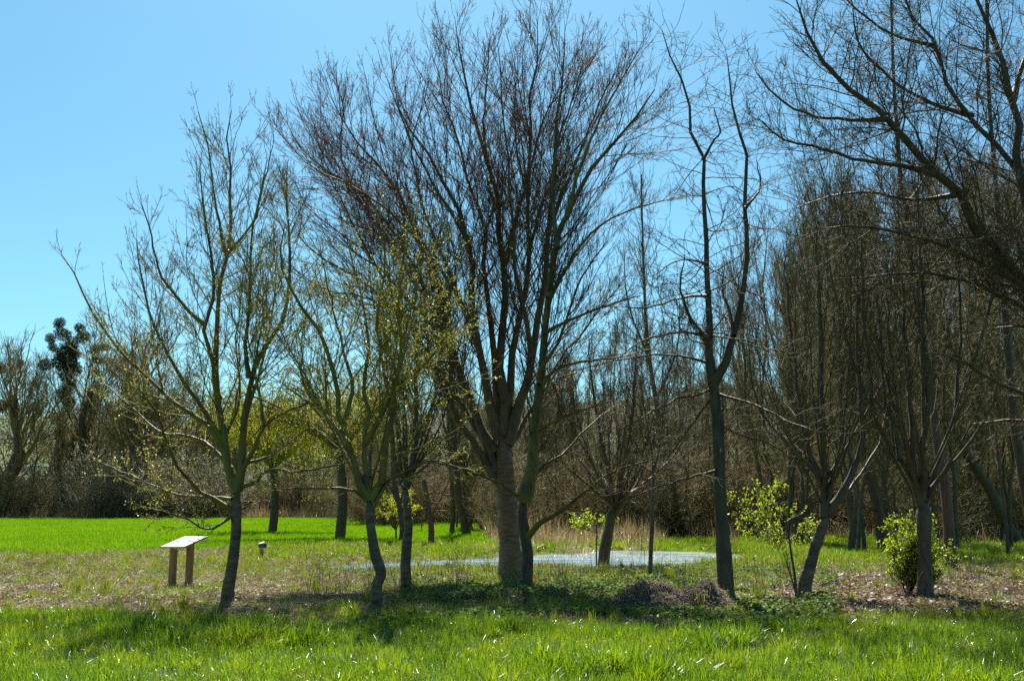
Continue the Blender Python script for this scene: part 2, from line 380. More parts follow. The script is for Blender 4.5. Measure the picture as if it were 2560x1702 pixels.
def leaves_mb(pts, rng, size, mb=None, droop=0, aspect=.5):
    """small folded leaves: two quads on a midrib"""
    mb = mb or MB(); n_ = len(pts)
    s = size*rng.uniform(.6, 1.4, n_)[:, None]
    d = rng.normal(size=(n_, 3)); d[:, 2] -= droop; d /= np.linalg.norm(d, axis=1, keepdims=True)
    r_ = rng.normal(size=(n_, 3)); w = np.cross(d, r_); w /= np.linalg.norm(w, axis=1, keepdims=True); nn_ = np.cross(d, w)
    a = pts; b_ = pts+d*s*.5; c = pts+d*s
    l_ = b_+w*s*aspect*.5+nn_*s*.12; r2_ = b_-w*s*aspect*.5+nn_*s*.12
    v = np.stack([a, l_, c, r2_], 1); k = np.arange(n_)[:, None]*4
    mb.add(v, None, np.concatenate([k+[[0, 1, 2]], k+[[0, 2, 3]]]))
    return mb

SPEC = {   # (dens, t0, ratio, lo, hi, ang, sd, up, wan, K, rr, rtip)
 'maple':  [(7.4, .10, .44, .3, 1.9, 38, 10, .4, .22, 8, .55, .0035), (10.0, .10, .38, .12, .75, 42, 12, .35, .24, 5, .65, .0026), (22, .1, .4, .05, .22, 46, 14, .3, .25, 2, .75, .0021)],
 'big':    [(6.0, .08, .42, .6, 2.8, 32, 9, .38, .2, 8, .5, .0042), (6.8, .10, .42, .3, 1.2, 34, 10, .4, .22, 4, .65, .003), (12, .1, .42, .10, .42, 38, 12, .4, .22, 2, .75, .0025)],
 'hornbeam': [(5.4, .10, .34, .4, 2.2, 32, 10, .5, .25, 7, .5, .0035), (5.6, .1, .4, .25, 1.0, 38, 12, .3, .28, 5, .65, .0027), (12, .1, .4, .1, .4, 42, 14, .2, .28, 2, .75, .0024)],
 'oak':    [(5.6, .10, .36, .6, 3.0, 46, 14, .2, .36, 8, .5, .0045), (5.8, .12, .42, .3, 1.3, 44, 14, .2, .36, 6, .65, .0034), (12, .12, .42, .12, .5, 46, 16, .2, .32, 2, .75, .0026)],
 'limes':  [(7.0, .05, .30, .6, 3.2, 82, 12, .05, .42, 9, .3, .004), (4.2, .15, .34, .25, 1.1, 46, 14, .15, .35, 5, .65, .003), (11, .12, .4, .1, .4, 46, 14, .2, .32, 2, .75, .0025)],
}
THICK = {'maple': .0050, 'big': .0044, 'hornbeam': .0058, 'oak': .0066, 'limes': .0062, 'hornbeam_far': .0075, 'sapling': .0045}
NTRI = {}
def tree(name, label, base, trunk, w, limbs, spec='maple', bark_m='bark_grey', limb_m=None, twig_m='twig', seed=1, fans=None,
         Yb=None, cat='tree', group=None, buds=None, fromtrunk=None, dens=1.0, flare=1.18, depth_jit=1.0, kink=None, leafspec=None):
    """trunk and main limbs follow the tree in the photograph, each at its own depth; the rest grows from them"""
    rng = np.random.default_rng(seed)
    g0 = G(*base) if Yb is None else P(base[0], base[1], Yb)
    Y0 = g0[1]; x0 = g0[0]; z0 = hz(x0, Y0)
    root = empty(name, (x0, Y0, z0), label, cat, group); off = np.array([x0, Y0, z0])
    m_per = Y0/FPX
    tp = [np.array([x0, Y0, z0-.15])]+[P(u, v, Y0+(q[0] if q else 0)) for u, v, *q in trunk]
    K = 44
    TP = resample(tp, K); tt = np.linspace(0, 1, K)
    L = np.linalg.norm(TP[-1]-TP[0])
    ex = 1.0 if fromtrunk is None else 1.6; TR = (w[1]+(w[0]-w[1])*(1-tt)**ex)*.5*m_per; TR *= 1+(flare-1)*np.exp(-tt*L/.28); TR *= 1-.5*sstep(.85, 1.0, tt)*(1 if fromtrunk is None else 0)
    mb = MB(); mb.tubes(TP[None], TR[None], 14)
    vv = mb.v[0].reshape(K, 14, 3); cen = TP[:, None]; th_ = np.arange(14)/14*7.0; zz = tt[:, None]*L; a_ = rng.normal(size=(K, 14))*.012+(fbm(zz*3.2+0*th_, np.abs(th_-3.5)*1.1+seed, 5)-.5)*.26+(vnoise(zz[:, 0]*2.1, zz[:, 0]*0+seed, 3)-.5)[:, None]*.14; ph = rng.uniform(0, 6, 3)
    th = np.arange(14)*2*math.pi/14
    a_ += (.10*np.sin(3*th+ph[0])+.06*np.sin(5*th+ph[1]))[None, :]*np.exp(-tt*L/.5)[:, None]
    mb.v[0] = (cen+(vv-cen)*(1+a_[..., None])).reshape(-1, 3)
    mb.obj('trunk', M[bark_m], root, off=off)
    LP, LR = [], []
    lm = M[limb_m or bark_m]
    for lb in limbs:
        pts, ww, dd = lb[0], lb[1], lb[2] if len(lb) > 2 else rng.uniform(-1, 1)*2.0*depth_jit
        ddd0 = lb[3] if len(lb) > 3 else 0
        nP = len(pts); s = np.concatenate([[0], np.cumsum([math.hypot(pts[k+1][0]-pts[k][0], pts[k+1][1]-pts[k][1]) for k in range(nP-1)])])
        s = s/s[-1]
        w3 = [P(u, v, Y0+ddd0+dd*s[k]**1.1) for k, (u, v) in enumerate(pts)]
        Kl = 14; lp = resample(w3, Kl); 
        ll = np.linalg.norm(np.diff(lp, axis=0), axis=1).sum()
        wig = rng.normal(size=(Kl, 3))*ll*.0035; wig[0] = 0; lp = lp+wig
        t_ = np.linspace(0, 1, Kl); lr = np.maximum(((ww[0]*(1-t_)**.8+ww[1]*t_))*.5*m_per, .004)
        LP.append(lp); LR.append(lr)
    if fans:                                   # further limbs from the fork, curving up
        for fn in fans:
            (uo, vo), cnt, (amin, amax), (lmin, lmax), wpx, upk = fn
            o = P(uo, vo, Y0)
            for q in range(cnt):
                az = 2*math.pi*(q+rng.uniform(-.35, .35))/cnt; an = math.radians(rng.uniform(amin, amax))
                d = np.array([math.sin(an)*math.cos(az), math.sin(an)*math.sin(az), math.cos(an)])
                ln = rng.uniform(lmin, lmax); Kl = 14; pts = [o+np.array([0, 0, rng.uniform(-.35, .25)])]
                for k in range(Kl-1):
                    d = d+np.array([0, 0, 1])*upk/(Kl-1)+rng.normal(size=3)*.05; d /= np.linalg.norm(d); pts.append(pts[-1]+d*ln/(Kl-1))
                LP.append(np.array(pts)); t_ = np.linspace(0, 1, Kl); LR.append(np.maximum(wpx*.5*m_per*rng.uniform(.6, 1.1)*(1-t_)**.8, .006))
    LR = [q*(1+.75*np.exp(-np.linspace(0, 1, 14)*9)) for q in LR]
    LPa, LRa = np.array(LP).reshape(-1, 14, 3), np.array(LR).reshape(-1, 14)
    for lp, lr in zip(LPa, LRa):
        mb = MB(); mb.tubes(lp[None], lr[None], 7); mb.obj('limb', lm, root, off=off)
    lv = SPEC[spec]
    if fromtrunk:                              # branches straight off the trunk
        t0 = fromtrunk; tr = resample(TP[int(t0*K):], 14); q = np.interp(np.linspace(int(t0*K), K-1, 14), np.arange(K), TR)
        LPa = np.concatenate([LPa, tr[None]]); LRa = np.concatenate([LRa, q[None]])
    cb = MB(); pp, rr_ = LPa, LRa; tips = []
    for li, a in enumerate(lv):
        a = list(a); a[0] *= dens if li == 0 else dens**.5
        pp, rr_ = children(pp, rr_, rng, *a, thick=THICK[spec])
        cb.tubes(pp, rr_, 4 if li == 0 else 3)
        if li >= 1: tips.append(pp)
    cb.obj('crown', M[twig_m], root, off=off)
    nt = sum(len(q) for q in cb.q)*2
    if buds:
        allp = np.concatenate([t_.reshape(-1, 3)[rng.random(t_.shape[0]*t_.shape[1]) < .75] for t_ in tips])
        for mname, frac, size, zlo, zhi in buds:
            wz = sstep(zlo[0], zlo[1], allp[:, 2])*(1-sstep(zhi[0], zhi[1], allp[:, 2]))
            sel = allp[rng.random(len(allp)) < frac*wz]
            if len(sel):
                b_ = leaves_mb(sel+rng.normal(size=sel.shape)*.012, rng, size); o = b_.obj('bud_cluster', M[mname], root, off=off, smooth=False); setp(o, kind='stuff')
                nt += len(sel)*2
    NTRI[label[:40]] = nt
    return root

HI, LO = (90, 91), (-1, 0)
gH = 'standing trees around the pond'
# ---- the maple beside the information board
tree('maple_tree', 'bare budding maple with spreading limbs, standing just right of the information board', (569, 1510),
 [(571, 1470), (578, 1430), (585, 1380), (590, 1330), (591, 1262), (592, 1225)], (31, 26), [
 ([(592, 1232), (575, 1166), (556, 1089), (546, 1019), (540, 930), (541, 834), (553, 700), (564, 629), (578, 526), (575, 423), (579, 282)], (17, 2), .2),
 ([(564, 632), (540, 512), (529, 432), (520, 367), (495, 282)], (7, 2), -.5, .1),
 ([(564, 640), (600, 600), (640, 540), (655, 470), (684, 362)], (7, 2), .8, .1),
 ([(546, 1000), (530, 900), (517, 847), (513, 812), (535, 731), (520, 593), (508, 490), (494, 420)], (11, 2), -1.2, .1),
 ([(514, 812), (479, 785), (440, 740), (412, 704), (386, 633), (377, 580), (354, 512)], (8, 2), -1.0, -.6),
 ([(560, 1108), (521, 1051), (490, 1000), (444, 936), (400, 840), (368, 758), (349, 675), (341, 605)], (11, 2), -1.2),
 ([(572, 1150), (508, 1051), (457, 1019), (406, 981), (368, 942), (317, 891), (272, 847), (237, 802), (212, 738), (183, 681), (154, 640)], (12, 2), -.8),
 ([(578, 1172), (521, 1108), (470, 1089), (412, 1083), (355, 1045), (310, 1000), (253, 955)], (10, 2), .9),
 ([(584, 1278), (546, 1255), (495, 1223), (444, 1166), (412, 1089), (393, 1032), (349, 974)], (11, 2), -1.6),
 ([(583, 1287), (546, 1312), (514, 1322), (457, 1293), (368, 1268)], (6, 2), -1.4),
 ([(580, 1248), (533, 1242), (457, 1239), (374, 1210), (259, 1159)], (7, 2), .9),
 ([(592, 1225), (607, 1146), (610, 1057), (623, 955), (648, 898), (674, 847), (712, 783), (728, 687), (720, 560), (716, 440)], (17, 2), -.4),
 ([(623, 945), (613, 879), (616, 815), (625, 700), (630, 588), (650, 480), (668, 400)], (9, 2), -.9, -.2),
 ([(611, 1057), (640, 960), (672, 830), (690, 700), (684, 600)], (8, 2), 1.6, 0),
 ([(591, 1197), (629, 1134), (661, 1064), (712, 1032), (776, 1000), (840, 940)], (11, 2), -1.0),
 ([(661, 1064), (645, 975), (637, 917), (655, 820), (690, 740)], (7, 2), .5, -.6),
 ([(597, 1215), (635, 1210), (674, 1175), (737, 1178), (788, 1172), (900, 1150)], (9, 2), -1.3),
 ([(610, 1159), (686, 1134), (737, 1095), (800, 1050)], (7, 2), 1.2),
 ([(585, 1190), (560, 1110), (600, 1000), (590, 850), (610, 700)], (8, 2), 1.9)],
 'maple', 'bark_ring', 'bark_moss', 'twig_moss', 11, dens=.85,
 buds=[('bud_pale', .20, .036, LO, (3.8, 5.2)), ('bud_red', .08, .032, (4.2, 5.5), HI), ('bud_green', .30, .032, LO, (3.6, 6))])
# ---- forked maple with a kinked foot
tree('maple_tree', 'slim forked maple with a kink low in its trunk, green with buds', (942, 1530),
 [(941, 1480), (944, 1455), (952, 1436), (948, 1415), (938, 1385), (930, 1340), (925, 1303), (922, 1240)], (27, 23), [
 ([(922, 1250), (899, 1199), (873, 1110), (847, 1029), (836, 950), (821, 888), (781, 814), (736, 733), (700, 640), (715, 560)], (16, 2), -1.2),
 ([(922, 1245), (914, 1177), (912, 1096), (925, 1040), (905, 960), (921, 900), (915, 800), (890, 700), (870, 600)], (13, 2), .6),
 ([(924, 1250), (945, 1225), (958, 1162), (973, 1066), (988, 962), (1003, 888), (998, 755), (1010, 650), (1020, 540)], (16, 2), 0),
 ([(988, 962), (1054, 918), (1114, 844), (1165, 780)], (8, 2), -1.2, 0),
 ([(1000, 900), (1030, 760), (1050, 640), (1054, 520)], (8, 2), 1.0, 0),
 ([(921, 1246), (862, 1221), (788, 1221), (684, 1221)], (7, 2), -1.5),
 ([(873, 1110), (818, 1044), (766, 977), (744, 903), (690, 830)], (9, 2), .9, -.4),
 ([(912, 1110), (950, 1040), (990, 930), (940, 820), (960, 700), (966, 548)], (11, 2), -.8, .1),
 ([(860, 1060), (880, 960), (850, 840), (820, 720), (800, 620)], (9, 2), 1.3, -.3),
 ([(940, 1215), (1010, 1180), (1080, 1150), (1150, 1170)], (6, 2), -1.2)],
 'maple', 'bark_ring', 'bark_moss', 'twig_moss', 12, dens=.72, fans=[((923, 1230), 5, (14, 48), (3.2, 5.2), 7, .8)],
 buds=[('bud_green', .5, .032, LO, (3.5, 8.5)), ('bud_pale', .14, .028, LO, (3, 6))])
# ---- slender tree
tree('slender_tree', 'slender straight-stemmed tree between the kinked maple and the big pale trunk', (1016, 1478),
 [(1014, 1440), (1014, 1399), (1018, 1350), (1021, 1318), (1016, 1251), (1014, 1214)], (26, 20), [
 ([(1014, 1220), (995, 1184), (980, 1110), (968, 980), (950, 850), (930, 740), (925, 640)], (11, 2), .8),
 ([(1014, 1218), (1025, 1177), (1040, 1110), (1038, 1029), (1042, 881), (1036, 760), (1050, 640), (1060, 520)], (13, 2), -.5),
 ([(1038, 1110), (1060, 1060), (1084, 1000), (1110, 900), (1120, 800)], (8, 2), 1),
 ([(1010, 1215), (950, 1180), (900, 1160), (850, 1120)], (6, 2), 1.0),
 ([(1020, 1200), (1070, 1160), (1100, 1130)], (6, 2), -1)],
 'hornbeam', 'bark_ring', 'bark_grey', 'twig', 13, dens=.75, fans=[((1015, 1200), 7, (10, 42), (3.2, 6.2), 7, .8)], buds=[('bud_green', .18, .038, LO, (6, 8))])
# ---- the big pale-trunked tree
tree('big_tree', 'big tree with thick pale ringed trunk and wide rounded crown of red buds', (1277, 1446),
 [(1277, 1400), (1275, 1363), (1270, 1300), (1265, 1236), (1260, 1150), (1258, 1080)], (58, 42), [
 ([(1245, 1205), (1214, 1149), (1173, 1093), (1138, 1027), (1102, 955), (1060, 880), (1000, 790), (900, 700), (800, 640), (720, 560)], (17, 1.2), -1.8),
 ([(1240, 1180), (1224, 1123), (1199, 1057), (1173, 991), (1145, 914), (1125, 863), (1092, 700), (1040, 560), (960, 440), (880, 330), (820, 230)], (19, 1.2), .8),
 ([(1250, 1100), (1235, 1050), (1219, 996), (1202, 894), (1184, 812), (1178, 660), (1150, 540), (1090, 420), (1010, 300), (960, 190)], (20, 1.2), -1.2),
 ([(1255, 1090), (1255, 996), (1255, 904), (1254, 830), (1262, 660), (1247, 534), (1212, 390), (1190, 300), (1166, 230), (1143, 115), (1138, 40)], (22, 1.2), .2),
 ([(1250, 1060), (1242, 1000), (1237, 919), (1227, 802), (1222, 700), (1215, 574), (1165, 430), (1120, 280), (1085, 130)], (15, 1.2), 2.2),
 ([(1262, 1070), (1272, 1000), (1278, 930), (1291, 843), (1306, 761), (1318, 640), (1318, 402), (1325, 260), (1340, 110), (1345, 20)], (17, 1.2), 1.6),
 ([(1268, 1110), (1286, 1057), (1306, 986), (1321, 904), (1339, 833), (1355, 740), (1367, 640), (1373, 516), (1384, 402), (1390, 316), (1407, 200), (1415, 60)], (21, 1.2), -.6),
 ([(1306, 986), (1330, 870), (1290, 700), (1280, 540), (1265, 380), (1250, 240), (1245, 120)], (12, 1.2), -2.2, -.3),
 ([(1370, 580), (1410, 480), (1450, 380), (1490, 280), (1540, 170)], (10, 1.2), 1.2, -.5),
 ([(1240, 1130), (1180, 1010), (1100, 820), (1020, 640), (930, 500), (800, 420), (725, 330)], (15, 1.2), 2.2),
 ([(1200, 880), (1130, 700), (1060, 520), (1030, 380), (1060, 220)], (10, 1.2), -2.0, -.6),
 ([(1262, 660), (1300, 520), (1340, 360), (1390, 240), (1450, 140)], (10, 1.2), 2.0, .3),
 ([(1125, 863), (1010, 740), (920, 640), (800, 540), (700, 470)], (9, 1.2), 1.6, .4),
 ([(1268, 1120), (1330, 1020), (1400, 900), (1480, 800), (1560, 700)], (11, 1.2), 2.2),
 ([(1224, 1123), (1120, 960), (1000, 760), (880, 560), (800, 400), (765, 300)], (10, 1.2), -.4, .2),
 ([(1173, 600), (1090, 470), (1020, 340), (985, 220), (975, 140)], (8, 1.2), 1.4, -.6),
 ([(1097, 797), (980, 620), (880, 470), (850, 340), (870, 210)], (9, 1.2), 2.0, .4),
 ([(1184, 812), (1080, 640), (960, 520), (860, 450), (780, 420), (690, 320)], (9, 1.2), -1.8, -.6),
 ([(1146, 914), (1030, 800), (900, 740), (800, 720), (700, 640)], (8, 1.2), -1.5, .3),
 ([(1318, 640), (1360, 500), (1420, 400), (1480, 320), (1520, 240)], (8, 1.2), -2, .8),
 ([(1230, 460), (1210, 330), (1215, 220), (1225, 110)], (7, 1.2), -1.6, .2),
 ([(1320, 500), (1290, 360), (1290, 240), (1295, 130)], (7, 1.2), 1.4, .9)],
 'big', 'bark_cherry', 'bark_limb', 'twig_red', 14, dens=.8, flare=1.25,
 buds=[('bud_red', .30, .038, (7.0, 9.5), HI), ('bud_pale', .10, .05, (3.0, 4), (7.5, 9)), ('bud_green', .08, .05, LO, (6, 7.5))])
# ---- dark tree beside it
tree('dark_tree', 'dark mossy tree leaning right beside the big pale trunk, one long low limb', (1314, 1466),
 [(1317, 1430), (1319, 1390), (1316, 1363), (1308, 1310), (1306, 1277), (1310, 1240)], (29, 26), [
 ([(1308, 1255), (1322, 1200), (1332, 1149), (1339, 1067), (1347, 986), (1352, 904), (1357, 812), (1370, 731), (1395, 620), (1425, 516), (1488, 402), (1574, 321), (1640, 220)], (25, 3), -.8),
 ([(1310, 1350), (1330, 1325), (1357, 1302), (1403, 1277), (1449, 1241), (1480, 1215), (1540, 1175), (1620, 1150)], (13, 2), -1.4),
 ([(1315, 1225), (1335, 1190), (1357, 1164), (1408, 1134), (1459, 1078), (1540, 1010)], (9, 2), 1.2),
 ([(1342, 1075), (1388, 1052), (1449, 1027), (1540, 1000)], (7, 2), -1.5, -.3),
 ([(1348, 960), (1398, 920), (1459, 904), (1560, 890), (1640, 870)], (8, 2), 1.3, -.4),
 ([(1358, 833), (1423, 800), (1500, 769), (1600, 740)], (8, 2), -1.3, -.5),
 ([(1370, 745), (1430, 650), (1490, 570), (1590, 520), (1680, 500)], (9, 2), .8, -.6),
 ([(1395, 620), (1380, 500), (1390, 380), (1430, 250), (1460, 150)], (9, 2), .4, -.6),
 ([(1425, 516), (1450, 420), (1500, 300), (1560, 190), (1600, 120)], (8, 2), -1.0, -.7),
 ([(1304, 1250), (1255, 1210), (1204, 1190), (1143, 1169), (1060, 1150)], (7, 2), -1.5),
 ([(1350, 930), (1400, 840), (1450, 700), (1520, 600)], (8, 2), -1.6, -.4)],
 'big', 'bark_dark', 'bark_moss', 'twig', 15, dens=1.0, buds=[('bud_green', .10, .032, LO, (6, 9)), ('bud_red', .2, .03, (7, 9), HI)])
# ---- bushy leaning tree on the pond bank
tree('bushy_tree', 'short bushy tree leaning right on the near edge of the pond', (1507, 1414),
 [(1512, 1380), (1519, 1340), (1527, 1296), (1536, 1262)], (26, 25), [
 ([(1538, 1262), (1520, 1180), (1500, 1080), (1480, 960), (1470, 850)], (12, 2), .5), ([(1538, 1262), (1560, 1160), (1580, 1040), (1590, 900), (1596, 800)], (12, 2), -.6),
 ([(1535, 1265), (1470, 1210), (1410, 1160), (1380, 1080)], (8, 2)), ([(1540, 1258), (1620, 1200), (1690, 1130), (1720, 1050)], (8, 2))],
 'hornbeam', 'bark_grey', 'bark_grey', 'twig', 16, fans=[((1537, 1262), 12, (12, 55), (3.2, 5.0), 8, .8)], dens=.95)
tree('young_tree', 'very thin young tree standing straight in front of the pond', (1624, 1441),
 [(1627, 1380), (1630, 1320), (1631, 1286), (1634, 1173)], (12, 9), [
 ([(1634, 1175), (1625, 1100), (1610, 1020), (1600, 940)], (5, 2), .4), ([(1634, 1175), (1650, 1110), (1660, 1020), (1670, 960)], (5, 2), -.4), ([(1633, 1180), (1590, 1150), (1560, 1100)], (4, 2), .4)],
 'hornbeam', 'bark_ring', 'bark_grey', 'twig', 17, dens=.8, flare=1.2)
# ---- tall forked tree with sideways branches
tree('tall_forked_tree', 'tall bare tree forking high into two wavy leaders, dry grass heap at its foot', (1818, 1506),
 [(1814, 1440), (1806, 1334), (1800, 1220), (1796, 1098), (1790, 1020), (1782, 952)], (42, 27), [
 ([(1782, 958), (1773, 881), (1773, 815), (1768, 673), (1762, 532), (1757, 390), (1725, 324), (1721, 249), (1692, 173), (1655, 79)], (17, 2), .5),
 ([(1783, 958), (1806, 918), (1834, 834), (1858, 739), (1870, 645), (1864, 503), (1869, 390), (1839, 296), (1825, 220), (1820, 135)], (17, 2), -.5),
 ([(1775, 890), (1763, 843), (1721, 786), (1702, 711), (1712, 640)], (10, 2), -1.2, .1), ([(1834, 840), (1826, 780), (1806, 730), (1812, 660)], (8, 2), .8, -.2),
 ([(1757, 400), (1785, 350), (1800, 330), (1785, 270)], (7, 2), -.8, .3), ([(1864, 520), (1900, 470), (1890, 400)], (6, 2), .6, -.4),
 ([(1787, 966), (1750, 985), (1683, 1003), (1589, 1050), (1500, 1110)], (6, 2), -1.8), ([(1777, 909), (1711, 890), (1620, 890), (1542, 900), (1430, 930)], (6, 2), 1),
 ([(1773, 840), (1700, 830), (1610, 850), (1540, 900)], (6, 2), -1.5), ([(1796, 985), (1890, 1013), (1966, 1050), (2040, 1080)], (6, 2), -1.6), 
 ([(1801, 1173), (1730, 1192), (1636, 1220), (1541, 1258)], (6, 2), -1.8), ([(1770, 740), (1700, 745), (1610, 770), (1500, 760)], (6, 2), 1.3),
 ([(1786, 985), (1730, 1060), (1680, 1130), (1640, 1180)], (6, 2), 1.5), ([(1797, 1060), (1860, 1090), (1930, 1110), (2000, 1170)], (6, 2), 1.2), ([(1768, 660), (1700, 650), (1630, 690)], (5, 2), -1)],
 'limes', 'bark_dark', 'bark_dark', 'twig', 18, dens=1.25, fromtrunk=.55)
# ---- leaning many-stemmed tree
tree('leaning_tree', 'pale-barked tree leaning right with moss at its foot and broom-like crown', (2006, 1496),
 [(2013, 1455), (2022, 1422), (2034, 1380), (2043, 1353), (2057, 1312), (2067, 1285)], (32, 27), [
 ([(2063, 1292), (2061, 1239), (2061, 1186), (2057, 1104), (2059, 1022), (2057, 941), (2050, 800), (2045, 650), (2035, 520)], (16, 2), .4),
 ([(2067, 1288), (2092, 1255), (2116, 1214), (2141, 1161), (2157, 1104), (2153, 1014), (2147, 920), (2140, 760), (2145, 600)], (16, 2), -.4),
 ([(2062, 1240), (2040, 1180), (1982, 1124), (1920, 1055), (1880, 960), (1870, 860)], (9, 2), -1), ([(2092, 1255), (2133, 1210), (2178, 1145), (2198, 1104), (2220, 1000)], (10, 2), .9),
 ([(2061, 1200), (2020, 1120), (2000, 1010), (1985, 880), (1970, 740), (1960, 600)], (11, 2), 1.3)],
 'hornbeam', 'bark_ring', 'bark_grey', 'twig', 19, fans=[((2063, 1240), 12, (8, 46), (3.4, 7.4), 7, .9)], dens=.5)
# ---- many-stemmed tree behind the leafy shrub
tree('many_stemmed_tree', 'upright tree dividing low into many stems, leafy green shrub at its foot', (2312, 1496),
 [(2312, 1440), (2312, 1390), (2311, 1340), (2310, 1288), (2308, 1245)], (36, 34), [
 ([(2303, 1262), (2284, 1202), (2247, 1145), (2210, 1096), (2186, 1035), (2178, 982), (2165, 850), (2158, 700), (2150, 560)], (15, 2), -.7),
 ([(2305, 1255), (2292, 1186), (2284, 1084), (2276, 982), (2262, 800), (2250, 640), (2245, 500)], (14, 2), .8),
 ([(2308, 1250), (2308, 1186), (2304, 1124), (2316, 1043), (2314, 941), (2305, 760), (2300, 600), (2290, 450)], (16, 2), -.2),
 ([(2312, 1250), (2329, 1206), (2349, 1153), (2365, 1096), (2386, 1035), (2398, 900), (2400, 760), (2390, 600)], (14, 2), .6),
 ([(2250, 1150), (2240, 1080), (2210, 982), (2200, 840), (2195, 700)], (10, 2), .8, -.4), ([(2318, 1235), (2370, 1170), (2430, 1100), (2480, 1010), (2500, 900)], (10, 2), -1.1),
 ([(2300, 1230), (2270, 1150), (2240, 1010), (2225, 860), (2215, 690)], (11, 2), -1.5)],
 'hornbeam', 'bark_grey', 'bark_grey', 'twig', 20, fans=[((2309, 1240), 11, (6, 40), (3.8, 7.8), 7, .9)], dens=.5)
tree('tall_slender_tree', 'tall brown-barked tree rising out of the picture just right of the shrubby stem', (2376, 1426),
 [(2374, 1370), (2371, 1308), (2361, 1206), (2345, 1124), (2331, 1002), (2305, 840), (2282, 689), (2271, 574), (2253, 459), (2242, 321), (2233, 172), (2228, 0), (2224, -150)], (29, 6), [
 ([(2300, 800), (2240, 740), (2180, 690), (2120, 600)], (8, 2), -1), ([(2262, 520), (2320, 430), (2360, 320)], (7, 2), 1)],
 'limes', 'bark_red', 'bark_grey', 'twig', 21, dens=.8, fromtrunk=.35)
# ---- the great oak whose trunk stands outside the right edge
tree('oak_tree', 'great dark oak at the right edge, heavy limbs reaching left across the sky', (2760, 1500),
 [(2755, 1400), (2745, 1250), (2725, 1100), (2700, 960)], (80, 62), [
 ([(2700, 970), (2650, 850), (2560, 706), (2500, 640), (2449, 586), (2391, 488), (2334, 436), (2277, 367), (2219, 298), (2162, 247), (2081, 201), (2036, 132), (2007, 63), (1985, -20)], (34, 3), -1.0),
 ([(2700, 970), (2640, 800), (2590, 640), (2560, 500), (2540, 350), (2523, 201), (2500, 132), (2449, 29), (2420, -60)], (34, 5), .5),
 ([(2600, 680), (2558, 448), (2472, 344), (2430, 290), (2391, 247), (2334, 115), (2277, 34), (2240, -60)], (18, 4), 1.2),
 ([(2705, 980), (2640, 800), (2560, 712), (2420, 643), (2334, 603), (2219, 580), (2130, 565), (2050, 570)], (18, 3), -2.2),
 ([(2700, 1000), (2600, 800), (2449, 717), (2334, 683), (2200, 690), (2100, 700)], (16, 3), -.5),
 ([(2334, 436), (2240, 410), (2150, 400), (2060, 370), (1960, 350), (1900, 300)], (11, 3), -1.5, -.8), ([(2219, 298), (2140, 300), (2040, 290), (1960, 260), (1890, 180)], (10, 3), .5, -.9),
 ([(2530, 250), (2560, 150), (2600, 40)], (16, 4), .4, .6), ([(2391, 488), (2280, 500), (2180, 480), (2080, 490), (1990, 520)], (10, 3), 1.4, -.6),
 ([(2334, 115), (2240, 90), (2160, 40), (2100, -20)], (9, 3), -1, 1), ([(2430, 290), (2330, 260), (2230, 200), (2150, 110), (2130, 20)], (11, 3), -2, .8),
 ([(2710, 1040), (2600, 1000), (2500, 960), (2400, 900), (2330, 880)], (15, 3), -1.2), ([(2705, 1080), (2620, 1060), (2520, 1050), (2430, 1060)], (12, 3), 1)],
 'oak', 'bark_dark', 'bark_dark', 'twig', 22, Yb=18.5, dens=1.5)
tree('tall_slender_tree', 'dark straight tree close to the right edge leaning inward, nearest stem of the wood', (2600, 1425),
 [(2575, 1290), (2557, 1186), (2537, 1063), (2525, 941), (2506, 689), (2489, 459), (2472, 230), (2466, 0), (2460, -120)], (30, 7), [
 ([(2510, 740), (2440, 640), (2400, 540)], (8, 2), 1)], 'limes', 'bark_dark', 'bark_grey', 'twig', 23, dens=.8, fromtrunk=.35)

# ---- trees further back with their own trunks, in front of the wood
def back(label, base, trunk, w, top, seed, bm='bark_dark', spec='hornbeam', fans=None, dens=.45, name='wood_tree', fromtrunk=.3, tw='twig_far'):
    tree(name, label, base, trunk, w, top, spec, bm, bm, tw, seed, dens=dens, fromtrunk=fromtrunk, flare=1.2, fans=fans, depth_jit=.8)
SPEC['hornbeam_far'] = [(3.0, .06, .34, .8, 3.4, 34, 10, .5, .3, 6, .55, .009), (4.0, .1, .4, .4, 1.6, 38, 12, .4, .3, 4, .7, .007), (4.5, .1, .4, .25, .8, 40, 14, .3, .3, 3, .8, .006)]
back('brown trunk leaning left at the wood edge, behind the moss-footed leaning tree', (2210, 1378), [(2202, 1308), (2186, 1235), (2169, 1182), (2150, 1090), (2130, 960), (2120, 800)], (26, 14), [([(2130, 960), (2090, 840), (2080, 700)], (8, 2))], 31, 'bark_red', 'hornbeam_far', dens=1)
back('steeply slanting dark trunk at the far right edge of the wood', (2553, 1361), [(2512, 1300), (2471, 1218), (2439, 1169), (2410, 1124), (2360, 1020), (2330, 900)], (30, 16), [([(2439, 1169), (2470, 1100), (2530, 1080)], (8, 2))], 32, 'bark_dark', 'hornbeam_far', dens=1)
back('upright grey trunk crossed by the slanting trunk on the right', (2461, 1335), [(2457, 1267), (2453, 1200), (2450, 1145), (2440, 960), (2430, 800), (2425, 640)], (24, 12), [([(2445, 1000), (2480, 900), (2490, 760)], (8, 2))], 33, 'bark_grey', 'hornbeam_far', dens=1)
back('thin dark pole-like young trunk near the right edge', (2522, 1406), [(2518, 1350), (2516, 1308), (2505, 1230), (2498, 1173), (2490, 1080)], (9, 5), [([(2498, 1173), (2480, 1100), (2470, 1040)], (4, 2))], 34, 'bark_dark', 'hornbeam', dens=.5)
